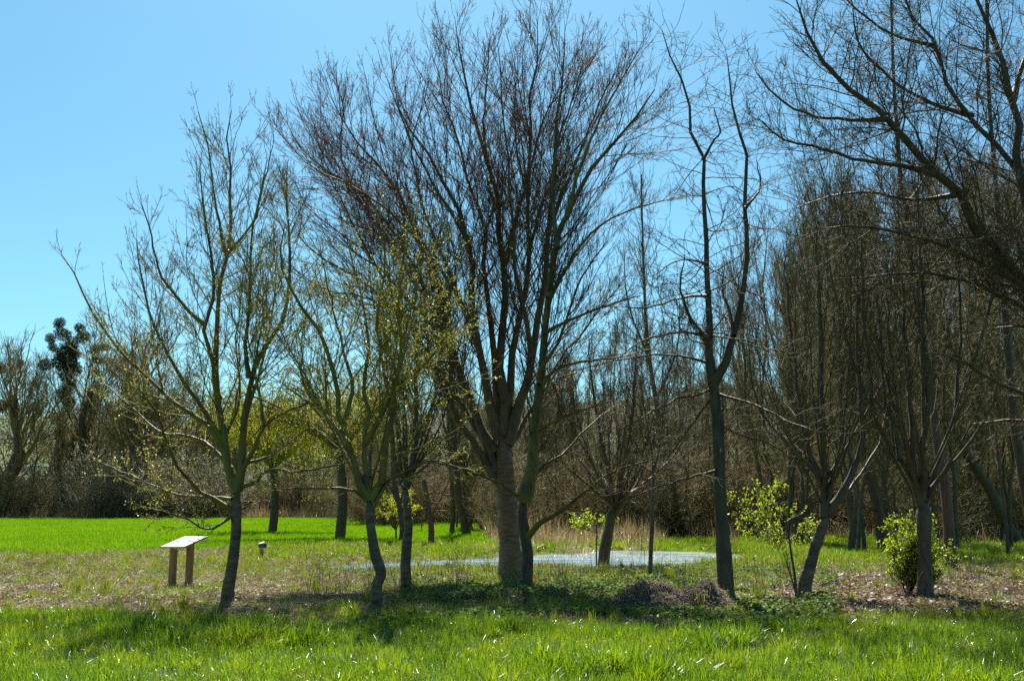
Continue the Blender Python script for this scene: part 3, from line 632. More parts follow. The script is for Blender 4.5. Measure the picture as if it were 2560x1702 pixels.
back('dark trunk slanting left behind the leafy shrub', (2350, 1352), [(2333, 1280), (2318, 1225), (2300, 1150), (2270, 1000), (2250, 860)], (20, 10), [([(2300, 1150), (2340, 1050), (2350, 930)], (7, 2))], 35, 'bark_dark', 'hornbeam_far', dens=1)
back('dark trunk leaning left on the far bank, left of the big pale trunk', (1168, 1343), [(1160, 1300), (1148, 1251), (1140, 1180), (1132, 1050), (1125, 904), (1115, 760)], (22, 12), [([(1140, 1180), (1110, 1060), (1090, 960)], (7, 2))], 37, 'bark_dark', 'hornbeam_far', dens=1)
back('thin straight dark trunk rising beside the trunk leaning on the far bank', (1128, 1338), [(1132, 1290), (1130, 1200), (1122, 1050), (1108, 880), (1100, 740)], (13, 8), [([(1130, 1200), (1150, 1080), (1160, 980)], (5, 2))], 38, 'bark_dark', 'hornbeam_far', dens=.9)
back('short dark trunk behind the slender tree, on the far bank of the pond', (1005, 1360), [(1007, 1320), (1000, 1270), (985, 1200), (980, 1100)], (18, 10), [([(1000, 1270), (960, 1180), (940, 1100)], (6, 2)), ([(1000, 1260), (1030, 1150), (1050, 1050)], (6, 2))], 39, 'bark_dark', 'hornbeam_far', dens=.9)
back('stubby brown trunk with low twigs, standing by the narrow end of the pond', (1077, 1365), [(1078, 1335), (1077, 1305), (1070, 1260), (1060, 1200)], (16, 11), [([(1077, 1290), (1110, 1230), (1130, 1180)], (5, 2)), ([(1076, 1290), (1040, 1240), (1020, 1180)], (5, 2))], 40, 'bark_red', 'hornbeam', dens=.6)
back('tall slender trunk leaning left at the wood edge behind the pond', (1688, 1340), [(1680, 1280), (1669, 1211), (1655, 1100), (1635, 970), (1617, 843), (1608, 640), (1603, 437)], (20, 4), [([(1640, 1000), (1690, 880), (1700, 760)], (6, 2)), ([(1625, 900), (1570, 760), (1560, 650)], (6, 2))], 41, 'bark_grey', 'hornbeam_far', dens=1)

# ---- leafy young trees and shrubs
SPEC['sapling'] = [(11, .1, .45, .2, .8, 50, 14, .25, .3, 5, .6, .003), (16, .1, .5, .08, .3, 50, 14, .2, .3, 3, .7, .0025)]
def leafy(name, label, base, trunk, w, limbs, seed, mats, cat, fans=None, dens=1.0, Yb=None, tw='twig'):
    return tree(name, label, base, trunk, w, limbs, 'sapling', 'bark_dark', 'bark_dark', tw, seed, buds=mats, cat=cat, dens=dens, flare=1.1, depth_jit=.4, fans=fans, Yb=Yb)
leafy('leafy_sapling', 'thin sapling with bright yellow-green young leaves, left of the moss-footed leaning tree', (1992, 1497), [(1987, 1440), (1979, 1390), (1972, 1340), (1965, 1300), (1955, 1240)], (7, 3), [
 ([(1970, 1340), (1930, 1310), (1890, 1290), (1850, 1270), (1830, 1255)], (3, 1), .3), ([(1966, 1310), (1920, 1270), (1890, 1230)], (3, 1), -.3), ([(1965, 1305), (1990, 1290), (2020, 1300)], (3, 1), .2),
 ([(1972, 1345), (1920, 1340), (1890, 1330)], (3, 1), -.3), ([(1974, 1350), (2000, 1330), (2030, 1340)], (3, 1), .3), ([(1960, 1290), (1940, 1220)], (3, 1), .1), ([(1990, 1480), (1965, 1400), (1950, 1350)], (3, 1), .1)], 51,
 [('leaf_spring', .95, .055, (.75, .9), HI)], 'sapling', dens=2.6)
leafy('leafy_sapling', 'tiny flat-topped sapling with yellow-green leaves at the pond edge', (1491, 1408), [(1491, 1370), (1492, 1340), (1491, 1312)], (4, 3), [
 ([(1491, 1325), (1465, 1305), (1440, 1298)], (2, 1), .2), ([(1491, 1320), (1510, 1305), (1525, 1300)], (2, 1), -.2), ([(1491, 1315), (1480, 1298), (1470, 1288)], (2, 1), 0), ([(1491, 1330), (1460, 1322), (1448, 1318)], (2, 1), -.2)], 52,
 [('leaf_spring', .9, .075, (.7, .8), HI)], 'sapling', dens=2.2)
leafy('leafy_shrub', 'dense small-leaved green shrub wrapped round the foot of the many-stemmed tree', (2280, 1490), [(2279, 1470), (2277, 1440)], (7, 5), [], 53,
 [('leaf_spring', .9, .055, (.25, .4), HI), ('leaf_hedge', .6, .05, (.18, .35), HI)], 'shrub', dens=1.9, fans=[((2270, 1458), 15, (8, 48), (.55, 1.0), 4, .8), ((2312, 1462), 12, (5, 40), (.5, .9), 4, .8)])
leafy('leafy_shrub', 'yellow-green shrub with drooping leaves across the pond, behind the slender tree', (990, 1352), [(990, 1330), (988, 1300)], (5, 4), [], 54,
 [('leaf_willow', .9, .12, (.9, 1.2), HI)], 'shrub', dens=.8, fans=[((990, 1305), 9, (20, 70), (1.0, 1.6), 4, .3)])

# ------------------------------------------------------------------ far trees: each kind grown once, then copied
def proto(kind, seed):
    rng = np.random.default_rng(seed); mb = MB(); cb = MB(); lims = []
    if kind in ('pole', 'pole_b'):
        H = 13.0; K = 12; z = np.linspace(-.2, H, K); w_ = np.cumsum(rng.normal(size=(K, 2))*.12, 0)
        TP = np.concatenate([w_, z[:, None]], 1); TR = .085*(1-z/H*.85).clip(0, 1)
        lv = [(4.2, .16, .21, .8, 3.6, 30, 9, .9, .2, 7, .5, .009), (3.4, .12, .4, .5, 1.8, 34, 10, .5, .28, 4, .7, .008), (4.2, .1, .4, .3, .9, 40, 12, .3, .28, 3, .8, .0065)]
    elif kind in ('round', 'round_b'):
        H = 9.0; K = 10; z = np.linspace(-.3, H, K); w_ = np.cumsum(rng.normal(size=(K, 2))*.25, 0)
        TP = np.concatenate([w_, z[:, None]], 1); TR = .32*(1-z/H*.6).clip(0, 1)
        lv = [(1.9, .22, .9, 4.0, 9.5, 26, 9, .5, .22, 9, .6, .03), (1.8, .2, .4, 1.2, 3.6, 32, 10, .5, .25, 6, .6, .017), (2.4, .15, .42, .6, 1.6, 36, 12, .4, .25, 4, .7, .013), (2.6, .1, .45, .4, 1.0, 38, 12, .3, .25, 3, .8, .010)]
    elif kind == 'thicket' or kind == 'thicket_b':
        ns = 26; r_ = rng.uniform(0, 1.3, ns); a = rng.uniform(0, 6.28, ns); K = 7
        P0 = np.zeros((ns, K, 3)); P0[:, 0] = np.stack([r_*np.cos(a), r_*np.sin(a), np.full(ns, -.1)], 1)
        d = np.stack([np.cos(a)*.35, np.sin(a)*.35, np.ones(ns)], 1)+rng.normal(size=(ns, 3))*.15; ln = rng.uniform(2.2, 4.2, ns)[:, None]/(K-1)
        for k in range(1, K):
            d = d+rng.normal(size=(ns, 3))*.12+np.array([0, 0, -.05]); d /= np.linalg.norm(d, axis=1, keepdims=True); P0[:, k] = P0[:, k-1]+d*ln
        R0 = .022*(1-np.linspace(0, .75, K))[None]*np.ones((ns, 1)); mb.tubes(P0, R0, 4)
        lv = [(2.6, .08, .45, .6, 1.8, 42, 14, .2, .35, 5, .7, .010), (3.0, .1, .5, .3, .9, 45, 16, .1, .35, 3, .8, .008), (3.4, .1, .5, .2, .5, 45, 16, .1, .3, 3, .8, .006)]
        pp, rr = P0, R0
    if kind[:7] != 'thicket':
        mb.tubes(TP[None], TR[None], 9); pp, rr = TP[None], TR[None]
    pts = None
    for li, a in enumerate(lv):
        pp, rr = children(pp, rr, rng, *a, thick=.011); cb.tubes(pp, rr, 3)
        if li == 1: pts = pp
    print(kind, 'tris', sum(len(q) for q in cb.q)*2)
    return mb.mesh('stem_'+kind), cb.mesh('crown_'+kind), pts
PRO_PTS = {}
def mat_mesh(me_, m_): me_.materials.append(m_); return me_
PRO = {}
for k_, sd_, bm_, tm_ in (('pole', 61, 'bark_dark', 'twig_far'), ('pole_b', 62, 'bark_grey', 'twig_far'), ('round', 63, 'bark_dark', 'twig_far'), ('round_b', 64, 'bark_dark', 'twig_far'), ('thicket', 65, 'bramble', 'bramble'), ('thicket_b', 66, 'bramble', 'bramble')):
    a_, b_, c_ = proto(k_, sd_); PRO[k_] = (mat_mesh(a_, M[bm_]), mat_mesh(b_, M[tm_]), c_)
HT = {k_: max(v.co.z for me_ in v_[:2] for v in me_.vertices) for k_, v_ in PRO.items()}; print(HT)
def place(kind, name, x, y, s, rz, label, cat, group, sz=None, tilt=(0, 0), z=None):
    st, cr, _ = PRO[kind]
    r = bpy.data.objects.new(name, None); COL.objects.link(r); r.location = (x, y, hz(x, y) if z is None else z); r.rotation_euler = (tilt[0], tilt[1], rz)
    r.scale = (s, s, sz or s); setp(r, label, cat, group)
    nm = 'trunk' if kind[:7] != 'thicket' else 'stems'
    for n_, d_ in ((nm, st), ('crown' if nm == 'trunk' else 'twigs', cr)):
        o = bpy.data.objects.new(n_, d_); COL.objects.link(o); o.parent = r
    return r
R_ = random.Random(5)
def ux(u, Y): return (u-1280)/FPX*Y
# the wood behind the pond and on the right
def zone(u):
    return ('left of the big pale trunk' if u < 1260 else 'straight behind the pond' if u < 1640 else 'right behind the tall forked tree' if u < 1960 else
            'behind the moss-footed leaning tree' if u < 2200 else 'behind the many-stemmed tree' if u < 2420 else 'at the right edge of the view')
prof_u = [950, 1100, 1250, 1400, 1500, 1650, 1750, 1850, 1950, 2100, 2300, 2560, 2800]
prof_v = [1010, 960, 930, 900, 800, 800, 800, 640, 470, 430, 420, 380, 380]
cnt = 0
for k in range(250):
    if k < 165: u = R_.uniform(1720, 2750)
    else: u = R_.uniform(960, 1800)
    Yd = R_.uniform(46, 105) if u > 1700 else R_.uniform(58, 110)
    if u > 1900 and R_.random() < .22: Yd = R_.uniform(34, 46)
    top = np.interp(u, prof_u, prof_v)-60+520*R_.random()**1.3
    H = EYE+(1259-top)/FPX*Yd*1.02; H = max(H, 5)
    kind = R_.choice(['pole', 'pole_b']) if u > 1500 else R_.choice(['pole', 'pole_b', 'round_b'])
    s = H/HT[kind]; sx = s*(1.0 if s > .8 else 1.1)
    place(kind, 'wood_tree', ux(u, Yd), Yd, sx, R_.uniform(0, 6.28), 'thin bare wood tree, one of many, '+zone(u), 'tree', 'bare trees of the wood '+zone(u), sz=s, tilt=(R_.gauss(0, .035), R_.gauss(0, .035)))
# undergrowth along the wood edge
for k in range(150):
    u = R_.uniform(880, 2700); Yd = R_.uniform(50, 72)
    if u > 2300: Yd = R_.uniform(44, 70)
    if u < 1260: Yd = R_.uniform(72, 100)
    s = R_.uniform(.75, 1.25)*(1.0 if u > 1260 else 1.2)
    place(R_.choice(['thicket', 'thicket_b']), 'undergrowth_bush', ux(u, Yd), Yd, s, R_.uniform(0, 6.28), 'brown leafless bush, one of many under the trees, '+zone(u), 'bush', 'bushes under the wood '+zone(u), sz=s*R_.uniform(.8, 1.2))
# hedge along the far side of the green field
def zh(u): return 'left of the information board' if u < 390 else 'between information board and kinked maple' if u < 900 else 'right of the kinked maple'
for k in range(120):
    u = R_.uniform(-150, 900); Yd = R_.uniform(110, 122)
    gap = 50 < u < 125
    top = np.interp(u, [-100, 40, 90, 200, 420, 600, 900], [1120, 1150, 1172, 1150, 1130, 1150, 1160])+R_.uniform(-10, 60)
    if gap: top = 1195
    H = EYE+(1259-top)/FPX*Yd; s = H/HT['thicket']
    place(R_.choice(['thicket', 'thicket_b']), 'hedge_bush', ux(u, Yd), Yd, s*1.1, R_.uniform(0, 6.28), 'grey-brown hedge bush beyond the field, '+zh(u), 'bush', 'bushes of the hedge beyond the field, '+zh(u), sz=s)
# mid background left: trees of the hedge
for u, top, kd, lb in [(8, 815, 'round', 'forked bare tree with small mistletoe balls at the far left edge'), (90, 905, 'pole', 'thin bare tree between the two mistletoe trees'), (140, 930, 'pole_b', 'thin dark tree just left of the trunk smothered in mistletoe'),
                   (175, 745, 'round', 'tall tree smothered in dark mistletoe and ivy beyond the field'), (243, 860, 'pole', 'ivy-clad trunk right of the mistletoe tree'),
                   (355, 735, 'round_b', 'tall rounded bare tree beyond the field, behind the information board maple'), (460, 880, 'round', 'low bare tree beyond the field, right of the tall rounded one'), (62, 812, 'round_b', 'rounded bare tree beyond the field near the left edge'), (300, 850, 'pole_b', 'thin bare tree just left of the tall rounded tree beyond the field'), (408, 800, 'round', 'bare tree touching the right side of the tall rounded one beyond the field')]:
    Yd = 116+R_.uniform(-2, 6); H = EYE+(1259-top)/FPX*Yd; s = H/HT[kd]
    place(kd, 'hedgerow_tree', ux(u, Yd), Yd, s*(1.25 if kd[:4] == 'pole' else 1.25), R_.uniform(0, 6), lb, 'tree', 'hedgerow trees beyond the field', sz=s)
for k in range(60):
    u = R_.uniform(60, 1080); Yd = R_.uniform(114, 138); top = R_.uniform(920, 1080); u = u if not 50 < u < 125 else u+100; H = EYE+(1259-top)/FPX*Yd
    kd = R_.choice(['pole', 'pole_b', 'round', 'round_b']); s = H/HT[kd]
    place(kd, 'hedgerow_tree', ux(u, Yd), Yd, s*1.1, R_.uniform(0, 6), 'bare belt tree beyond the field, '+zh(u), 'tree', 'bare trees of the belt beyond the field, '+zh(u), sz=s)
# pale flowering shrubs in the hedge
M['blossom'] = leaf('blossom', [(0, (.32, .31, .27)), (1, (.55, .54, .48))], .4, .02)
bp_ = PRO['thicket'][2].reshape(-1, 3); rngb = np.random.default_rng(17); bp_ = bp_[rngb.random(len(bp_)) < .8]
bmesh_ = mat_mesh(leaves_mb(bp_, rngb, .085).mesh('blossom', False), M['blossom'])
for u, top in ((255, 1100), (300, 1075), (345, 1092), (392, 1108), (440, 1085), (500, 1120), (560, 1100)):
    Yd = R_.uniform(105.5, 108.5); H = EYE+(1259-top)/FPX*Yd; s = H/HT['thicket']
    rr_o = place('thicket', 'flowering_shrub', ux(u, Yd), Yd, s*.85, R_.uniform(0, 6.28), 'pale greyish flowering shrub in front of the brown hedge beyond the field', 'shrub', 'pale shrubs of the far hedge', sz=s)
    o = bpy.data.objects.new('blossom', bmesh_); COL.objects.link(o); o.parent = rr_o; setp(o, kind='stuff')
# mistletoe balls
def ball_mesh(seed):
    rng = np.random.default_rng(seed); n_ = 900; d = rng.normal(size=(n_, 3)); d /= np.linalg.norm(d, axis=1, keepdims=True)
    p_ = d*(rng.random(n_)**.28)[:, None]*(1+.08*np.sin(5*d[:, :1]+seed)); mb = leaves_mb(p_, rng, .26, aspect=.35)
    K = 4; n2 = 60; e = rng.normal(size=(n2, 3)); e /= np.linalg.norm(e, axis=1, keepdims=True); t_ = np.linspace(0, .9, K)[None, :, None]
    mb.tubes(e[:, None, :]*t_+rng.normal(size=(n2, K, 3))*.03, np.full((n2, K), .015), 3)
    return mat_mesh(mb.mesh('mistletoe', False), M['mistletoe'])
BALL = [ball_mesh(71), ball_mesh(72)]
MIS = [(50, 908, 10, 0), (0, 920, 15, 0), (30, 995, 10, 0), (8, 1015, 13, 0), (149, 808, 13, 1), (157, 835, 19, 1), (126, 846, 14, 1), (199, 820, 12, 1), (207, 842, 16, 1), (180, 858, 18, 1), (165, 880, 22, 1),
       (150, 905, 20, 1), (172, 960, 18, 1), (160, 985, 15, 1), (176, 1005, 12, 1), (190, 925, 16, 1), (240, 930, 10, 3), (243, 965, 9, 3), (178, 908, 20, 1), (165, 936, 20, 1), (188, 885, 15, 1), (113, 911, 17, 2), (132, 868, 12, 1), (237, 873, 14, 3), (260, 867, 12, 3), (245, 900, 11, 3)]
for q, (u, v, r_, w_) in enumerate(MIS):
    p_ = P(u, v, 117); o = bpy.data.objects.new('mistletoe_ball', BALL[q % 2]); COL.objects.link(o); o.location = p_
    s = r_*1.0/FPX*117; o.scale = (s*R_.uniform(.9, 1.25), s*R_.uniform(.9, 1.25), s*R_.uniform(.85, 1.15)); o.rotation_euler = (R_.uniform(0, 6), R_.uniform(0, 6), R_.uniform(0, 6))
    pos_txt = ['small mistletoe ball in the forked tree at the far left edge', 'dark mistletoe ball in the dense cluster of the smothered tree', 'lone brown mistletoe ball left of the smothered tree', 'brown mistletoe clump on the ivy-clad trunk'][w_]
    setp(o, pos_txt, 'mistletoe', 'mistletoe balls in the hedgerow trees')
# willow with hanging yellow-green twigs
def willow(uw, Yw, seed, label, hs_, dx):
    rng = np.random.default_rng(seed); x0 = ux(uw, Yw); z0 = hz(x0, Yw); off = np.array([x0, Yw, z0])
    root = empty('weeping_willow', tuple(off), label, 'tree')
    tp = resample([off+[0, 0, -.2], off+[.1, 0, 1.8], off+[-.1, 0, 4.0*hs_]], 8); mb = MB(); mb.tubes(tp[None], np.linspace(.25, .19, 8)[None], 10); mb.obj('trunk', M['bark_dark'], root, off=off)
    LPp = []
    for q in range(22):
        az = q*.4+rng.uniform(-.2, .2); az *= 1; d = np.array([math.cos(az*2.45), math.sin(az*2.45)*.7, 1.1]); d /= np.linalg.norm(d)
        pts = [tp[-1]+rng.normal(size=3)*.1]; L_ = rng.uniform(3.6, 5.6); d[0] += dx; L_ *= hs_; 
        for k in range(9): d = d+np.array([0, 0, -.07]); d /= np.linalg.norm(d); pts.append(pts[-1]+d*L_/9)
        lp = resample(pts, 10); LPp.append(lp); b_ = MB(); b_.tubes(lp[None], np.linspace(.11, .03, 10)[None], 6); b_.obj('limb', M['bark_moss'], root, off=off)
    LPp = np.array(LPp)
    cb = MB(); pp, rr = children(LPp, np.full(LPp.shape[:2], .06), rng, 4.0, .2, .4, .8, 2.2, 50, 12, -.1, .3, 6, .5, .014); cb.tubes(pp, rr, 3)
    p2, r2 = children(pp, rr, rng, 2.6, .15, 1.6, 1.0, 3.2, 60, 14, -2.6, .15, 8, .6, .009); 
    p2[..., 2] = np.maximum(p2[..., 2], z0+.55+rng.random(p2.shape[0])[:, None]*1.2)
    cb.tubes(p2, r2, 3); cb.obj('crown', M['twig_moss'], root, off=off)
    n_ = p2.shape[0]; t_ = rng.random((n_, 26))*6.99; k = t_.astype(int); fr = (t_-k)[..., None]; ii = np.arange(n_)[:, None]
    pts = (p2[ii, k]*(1-fr)+p2[ii, k+1]*fr).reshape(-1, 3)
    pts = pts[rng.random(len(pts)) < .6]
    lf = leaves_mb(pts, rng, .10, droop=1.2, aspect=.35); setp(lf.obj('leaf_clusters', M['leaf_willow'], root, off=off, smooth=False), kind='stuff')
    print('willow tris', n_*42, len(pts)*2)
willow(856, 47.6, 81, 'weeping willow with dark trunk and hanging yellow-green twigs at the field edge', 1.0, -.18)
willow(690, 57.0, 82, 'smaller weeping willow further back on the field, behind the right branches of the first maple', .92, .1)
# far woodland on the hill, one mass
def far_wood():
    rng = np.random.default_rng(91); mb = MB()
    pts = []
    for q in range(420):
        x = rng.uniform(-230, 330); y = rng.choice([rng.uniform(150, 200), rng.uniform(230, 260), rng.uniform(320, 410)]); pts.append((x, y))
    for x, y in pts:
        h = rng.uniform(4, 9); z = hz(x, y); n_ = 260
        c = rng.normal(size=(n_, 3)); c /= np.linalg.norm(c, axis=1, keepdims=True); c *= rng.random(n_)[:, None]**.4
        p_ = np.array([x, y, z+h*.55])+c*np.array([h*.7, h*.5, h*.5]); leaves_mb(p_, rng, .75, mb, aspect=.5)
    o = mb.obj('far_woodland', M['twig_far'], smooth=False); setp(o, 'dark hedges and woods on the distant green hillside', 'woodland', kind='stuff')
far_wood()
# white shed glimpsed over the hedge
m, n, l, out = nmat('white_paint'); p = n.new('ShaderNodeBsdfPrincipled'); t = noise(n, l, 3, 3); r = ramp(n, [(.3, (.70, .70, .68)), (.7, (.82, .82, .80))]); l.new(t.outputs[0], r.inputs[0])
l.new(r.outputs[0], p.inputs['Base Color']); p.inputs['Roughness'].default_value = .35; l.new(p.outputs[0], out.inputs[0]); M['white'] = m
sx_, sy_ = ux(88, 228), 228; sz_ = hz(sx_, sy_)
root = empty('shed', (sx_, sy_, sz_), 'small white shed glimpsed over the hedge at far left', 'shed')
mb = MB(); mb.box((0, 0, .55), 2.5, 2.2, 1.7); mb.obj('wall', M['white'], root, smooth=False)
mb = MB(); mb.box((0, 0, 1.46), 2.9, 2.8, .14, ax=[(1, 0, .05), (0, 1, .12), (-.05, -.12, 1)]); mb.obj('roof', M['white'], root, smooth=False)

# ------------------------------------------------------------------ information board and finger post
m, n, l, out = nmat('post_wood'); tc = n.new('ShaderNodeTexCoord'); mp = n.new('ShaderNodeMapping'); mp.inputs['Scale'].default_value = (22, 22, 1.6); l.new(tc.outputs['Object'], mp.inputs[0])
t = noise(n, l, 1.5, 5, mp.outputs[0]); r = ramp(n, [(.3, (.16, .085, .025)), (.55, (.30, .17, .06)), (.75, (.38, .24, .09))]); l.new(t.outputs[0], r.inputs[0])
p = n.new('ShaderNodeBsdfPrincipled'); p.inputs['Roughness'].default_value = .6; l.new(r.outputs[0], p.inputs['Base Color'])
bp = n.new('ShaderNodeBump'); bp.inputs['Strength'].default_value = .3; bp.inputs['Distance'].default_value = .01; l.new(t.outputs[0], bp.inputs['Height']); l.new(bp.outputs[0], p.inputs['Normal']); l.new(p.outputs[0], out.inputs[0]); M['post'] = m
def flat(name, c, rough=.5, spec=.5):
    m, n, l, out = nmat(name); p = n.new('ShaderNodeBsdfPrincipled'); t = noise(n, l, 25, 3); r = ramp(n, [(.3, tuple(v*.88 for v in c)), (.7, c)]); l.new(t.outputs[0], r.inputs[0])
    l.new(r.outputs[0], p.inputs['Base Color']); p.inputs['Roughness'].default_value = rough; p.inputs['Specular IOR Level'].default_value = spec; l.new(p.outputs[0], out.inputs[0]); M[name] = m; return m
flat('panel_face', (.80, .82, .80), .32, .6); flat('panel_edge', (.06, .065, .05), .5); flat('print_grey', (.22, .24, .23), .35); flat('print_green', (.15, .24, .12), .35)
flat('sign_green', (.008, .03, .018), .4); flat('sign_white', (.75, .77, .75), .4); flat('sign_letter', (.5, .55, .5), .4)
A_ = P(400.4, 1366.4, 21.0); ab = P(460, 1366.4, 20.65)-A_; ad_ = P(448.5, 1340.4, 21.60)-A_
ab_u = ab/np.linalg.norm(ab); ad_u = ad_-ad_.dot(ab_u)*ab_u; wB, hB = np.linalg.norm(ab), np.linalg.norm(ad_u); ad_u /= hB; nb = np.cross(ab_u, ad_u)
cB = A_+ab/2+ad_u*hB/2
pL, pR = A_+ab*.5+ad_*.10, A_+ab*.62+ad_*.84
bx, by = (pL[0]+pR[0])/2, (pL[1]+pR[1])/2; bz = hz(bx, by); off = np.array([bx, by, bz])
root = empty('information_board', tuple(off), 'slanted white information panel on two square wooden posts in the dry grass', 'sign')
ang_ = math.atan2(pR[1]-pL[1], pR[0]-pL[0])
def on_panel(x, y): return A_+ab_u*x+ad_u*y
for pp_ in (pL, pR):
    d = pp_[:2]-cB[:2]; zt = cB[2]-(nb[0]*d[0]+nb[1]*d[1])/nb[2]-.045
    mb = MB(); zb = bz-.3; mb.box((pp_[0], pp_[1], (zt+zb)/2), .105, .105, zt-zb, rz=ang_); mb.obj('post', M['post'], root, smooth=False, off=off)
mb = MB(); mb.box(cB-nb*.012, wB, hB, .022, ax=(ab_u, ad_u, nb)); mb.obj('panel_backing', M['panel_edge'], root, smooth=False, off=off)
mb = MB(); mb.box(cB+nb*.002, wB-.006, hB-.006, .004, ax=(ab_u, ad_u, nb)); pf = mb.obj('panel_face', M['panel_face'], root, smooth=False, off=off)
rp = random.Random(3); mbs = {'print_grey': MB(), 'print_green': MB()}
def mark(kind_, x, y, w, h): 
    c = A_+ab_u*x+ad_u*y+nb*.0052; mbs[kind_].box(c, w, h, .0012, ax=(ab_u, ad_u, nb))
for q in range(16): mark('print_grey', .10+rp.uniform(-.02, .02), .24+q*.011, rp.uniform(.04, .12), .005)          # picture and text block at the left
for q in range(9): mark('print_green', rp.uniform(.12, .20), rp.uniform(.14, .32), rp.uniform(.02, .07), rp.uniform(.008, .02))
for q in range(7): mark('print_grey', rp.uniform(.17, .22), rp.uniform(.20, .36), rp.uniform(.01, .04), rp.uniform(.006, .016))
mark('print_grey', .20, .44, .03, .03)
for q in range(6): mark('print_green', rp.uniform(.44, .53), .16+q*.045, rp.uniform(.03, .08), rp.uniform(.01, .02))
for q in range(6): mark('print_grey', rp.uniform(.46, .54), .34+q*.03, rp.uniform(.03, .07), .007)
for k_, b_ in mbs.items(): b_.obj('print', M[k_], pf, smooth=False, off=off)

sp = G(652, 1400); spz = hz(sp[0], sp[1]); off = np.array([sp[0], sp[1], spz]); Ys = sp[1]
root = empty('finger_post', tuple(off), 'low wooden post with small dark green arrow sign, beside the field edge', 'sign')
zt = P(652, 1364, Ys)[2]; mb = MB(); mb.box((sp[0], sp[1]+.06, (spz-.2+zt)/2), .09, .09, zt-spz+.2, rz=.6); mb.obj('post', M['post'], root, smooth=False, off=off)
def arrow(c, L_, h, th, axx, axn, mt, mt2, nm):
    """board pointing along -axx: five-sided outline with thickness, green face with white rim and a line of small white letters"""
    axx, axn = np.array(axx, float), np.array(axn, float); axx /= np.linalg.norm(axx); axn /= np.linalg.norm(axn); up = np.cross(axn, axx); up = up*np.sign(up[2])
    def outline(mg, d): 
        pts = [(-L_/2+mg*1.2, 0), (-L_/2+.055+mg*.4, h/2-mg), (L_/2-mg, h/2-mg), (L_/2-mg, -h/2+mg), (-L_/2+.055+mg*.4, -h/2+mg)]
        return [c+axx*x+up*y+axn*d for x, y in pts]
    def slab(name, mg, d0, d1, m_, par):
        mb = MB(); v = outline(mg, d0)+outline(mg, d1); mb.add(v, [[i, (i+1) % 5, 5+(i+1) % 5, 5+i] for i in range(5)], [[0, 2, 1], [0, 3, 2], [0, 4, 3], [5, 6, 7], [5, 7, 8], [5, 8, 9]])
        return mb.obj(name, M[m_], par, smooth=False, off=off)
    a = slab(nm, 0, 0, th, mt, root); slab('sign_face', .011, th, th+.003, mt2, a)
    mb = MB(); rg = random.Random(7); x = -L_/2+.06
    for q in range(9):
        w_ = rg.uniform(.010, .016)
        if q not in (3, 6): mb.box(c+axx*(x+w_/2)+axn*(th+.0045), w_*.8, .016*rg.choice([.8, 1, 1.2]), .003, ax=(axx, up, axn))
        x += w_+.004
    mb.obj('lettering', M['sign_letter'], a, smooth=False, off=off)
c_ = P(656, 1363.5, Ys-.02); arrow(c_, .27, .135, .012, (1, 0, 0), (0, -1, 0), 'sign_white', 'sign_green', 'arrow_board')
# second board seen nearly edge-on from above, bright in the sun
c2 = P(652, 1355, Ys+.02); mb = MB(); a1 = np.array([.5, .8, .25]); a1 /= np.linalg.norm(a1); a2 = np.array([.85, -.5, .05]); a2 -= a2.dot(a1)*a1; a2 /= np.linalg.norm(a2); a3 = np.cross(a2, a1)
mb.box(c2+[0, .1, -.02], .07, .20, .02, ax=(a2, a1, a3)); mb.obj('slanted_board', M['sign_white'], root, smooth=False, off=off)

# ------------------------------------------------------------------ scattering ground plants with geometry nodes
def hidden(me_, mt):
    me_.materials.append(mt) if not me_.materials else None
    return bpy.data.objects.new(me_.name, me_)
def blades(name, mat, n_, rad, h, w, bend, K=4, seed=0, lean=.25):
    rng = np.random.default_rng(seed); mb = MB()
    a = rng.uniform(0, 6.283, n_); r = rad*np.sqrt(rng.random(n_)); base = np.stack([r*np.cos(a), r*np.sin(a), np.full(n_, -.01)], 1)
    hh = h*rng.uniform(.45, 1.15, n_); az = rng.uniform(0, 6.283, n_); hd = np.stack([np.cos(az), np.sin(az), np.zeros(n_)], 1)
    side = np.stack([-np.sin(az+rng.normal(size=n_)*.5), np.cos(az), np.zeros(n_)], 1); side /= np.linalg.norm(side, axis=1, keepdims=True)
    th0 = np.abs(rng.normal(size=n_))*lean; bd = np.abs(rng.normal(size=n_))*bend
    P_ = base; L = []; Rr = []
    for k in range(K):
        t = k/(K-1); wd = (w*rng.uniform(.9, 1.1, n_)*(1-t**1.6)*(.6+.8*min(1, t*3)) if k < K-1 else np.full(n_, .0004))[:, None]
        L.append(P_-side*wd/2); Rr.append(P_+side*wd/2)
        th = th0+bd*(k+.5)/(K-1); P_ = P_+(hd*np.sin(th)[:, None]+np.array([[0, 0, 1]])*np.cos(th)[:, None])*(hh/(K-1))[:, None]
    V = np.stack([np.stack(L, 1), np.stack(Rr, 1)], 2).reshape(-1, 3); b_ = np.arange(n_)[:, None]*(2*K)+np.arange(K-1)[None]*2
    mb.add(V, np.stack([b_, b_+1, b_+3, b_+2], -1)); return hidden(mb.mesh(name, False), mat)
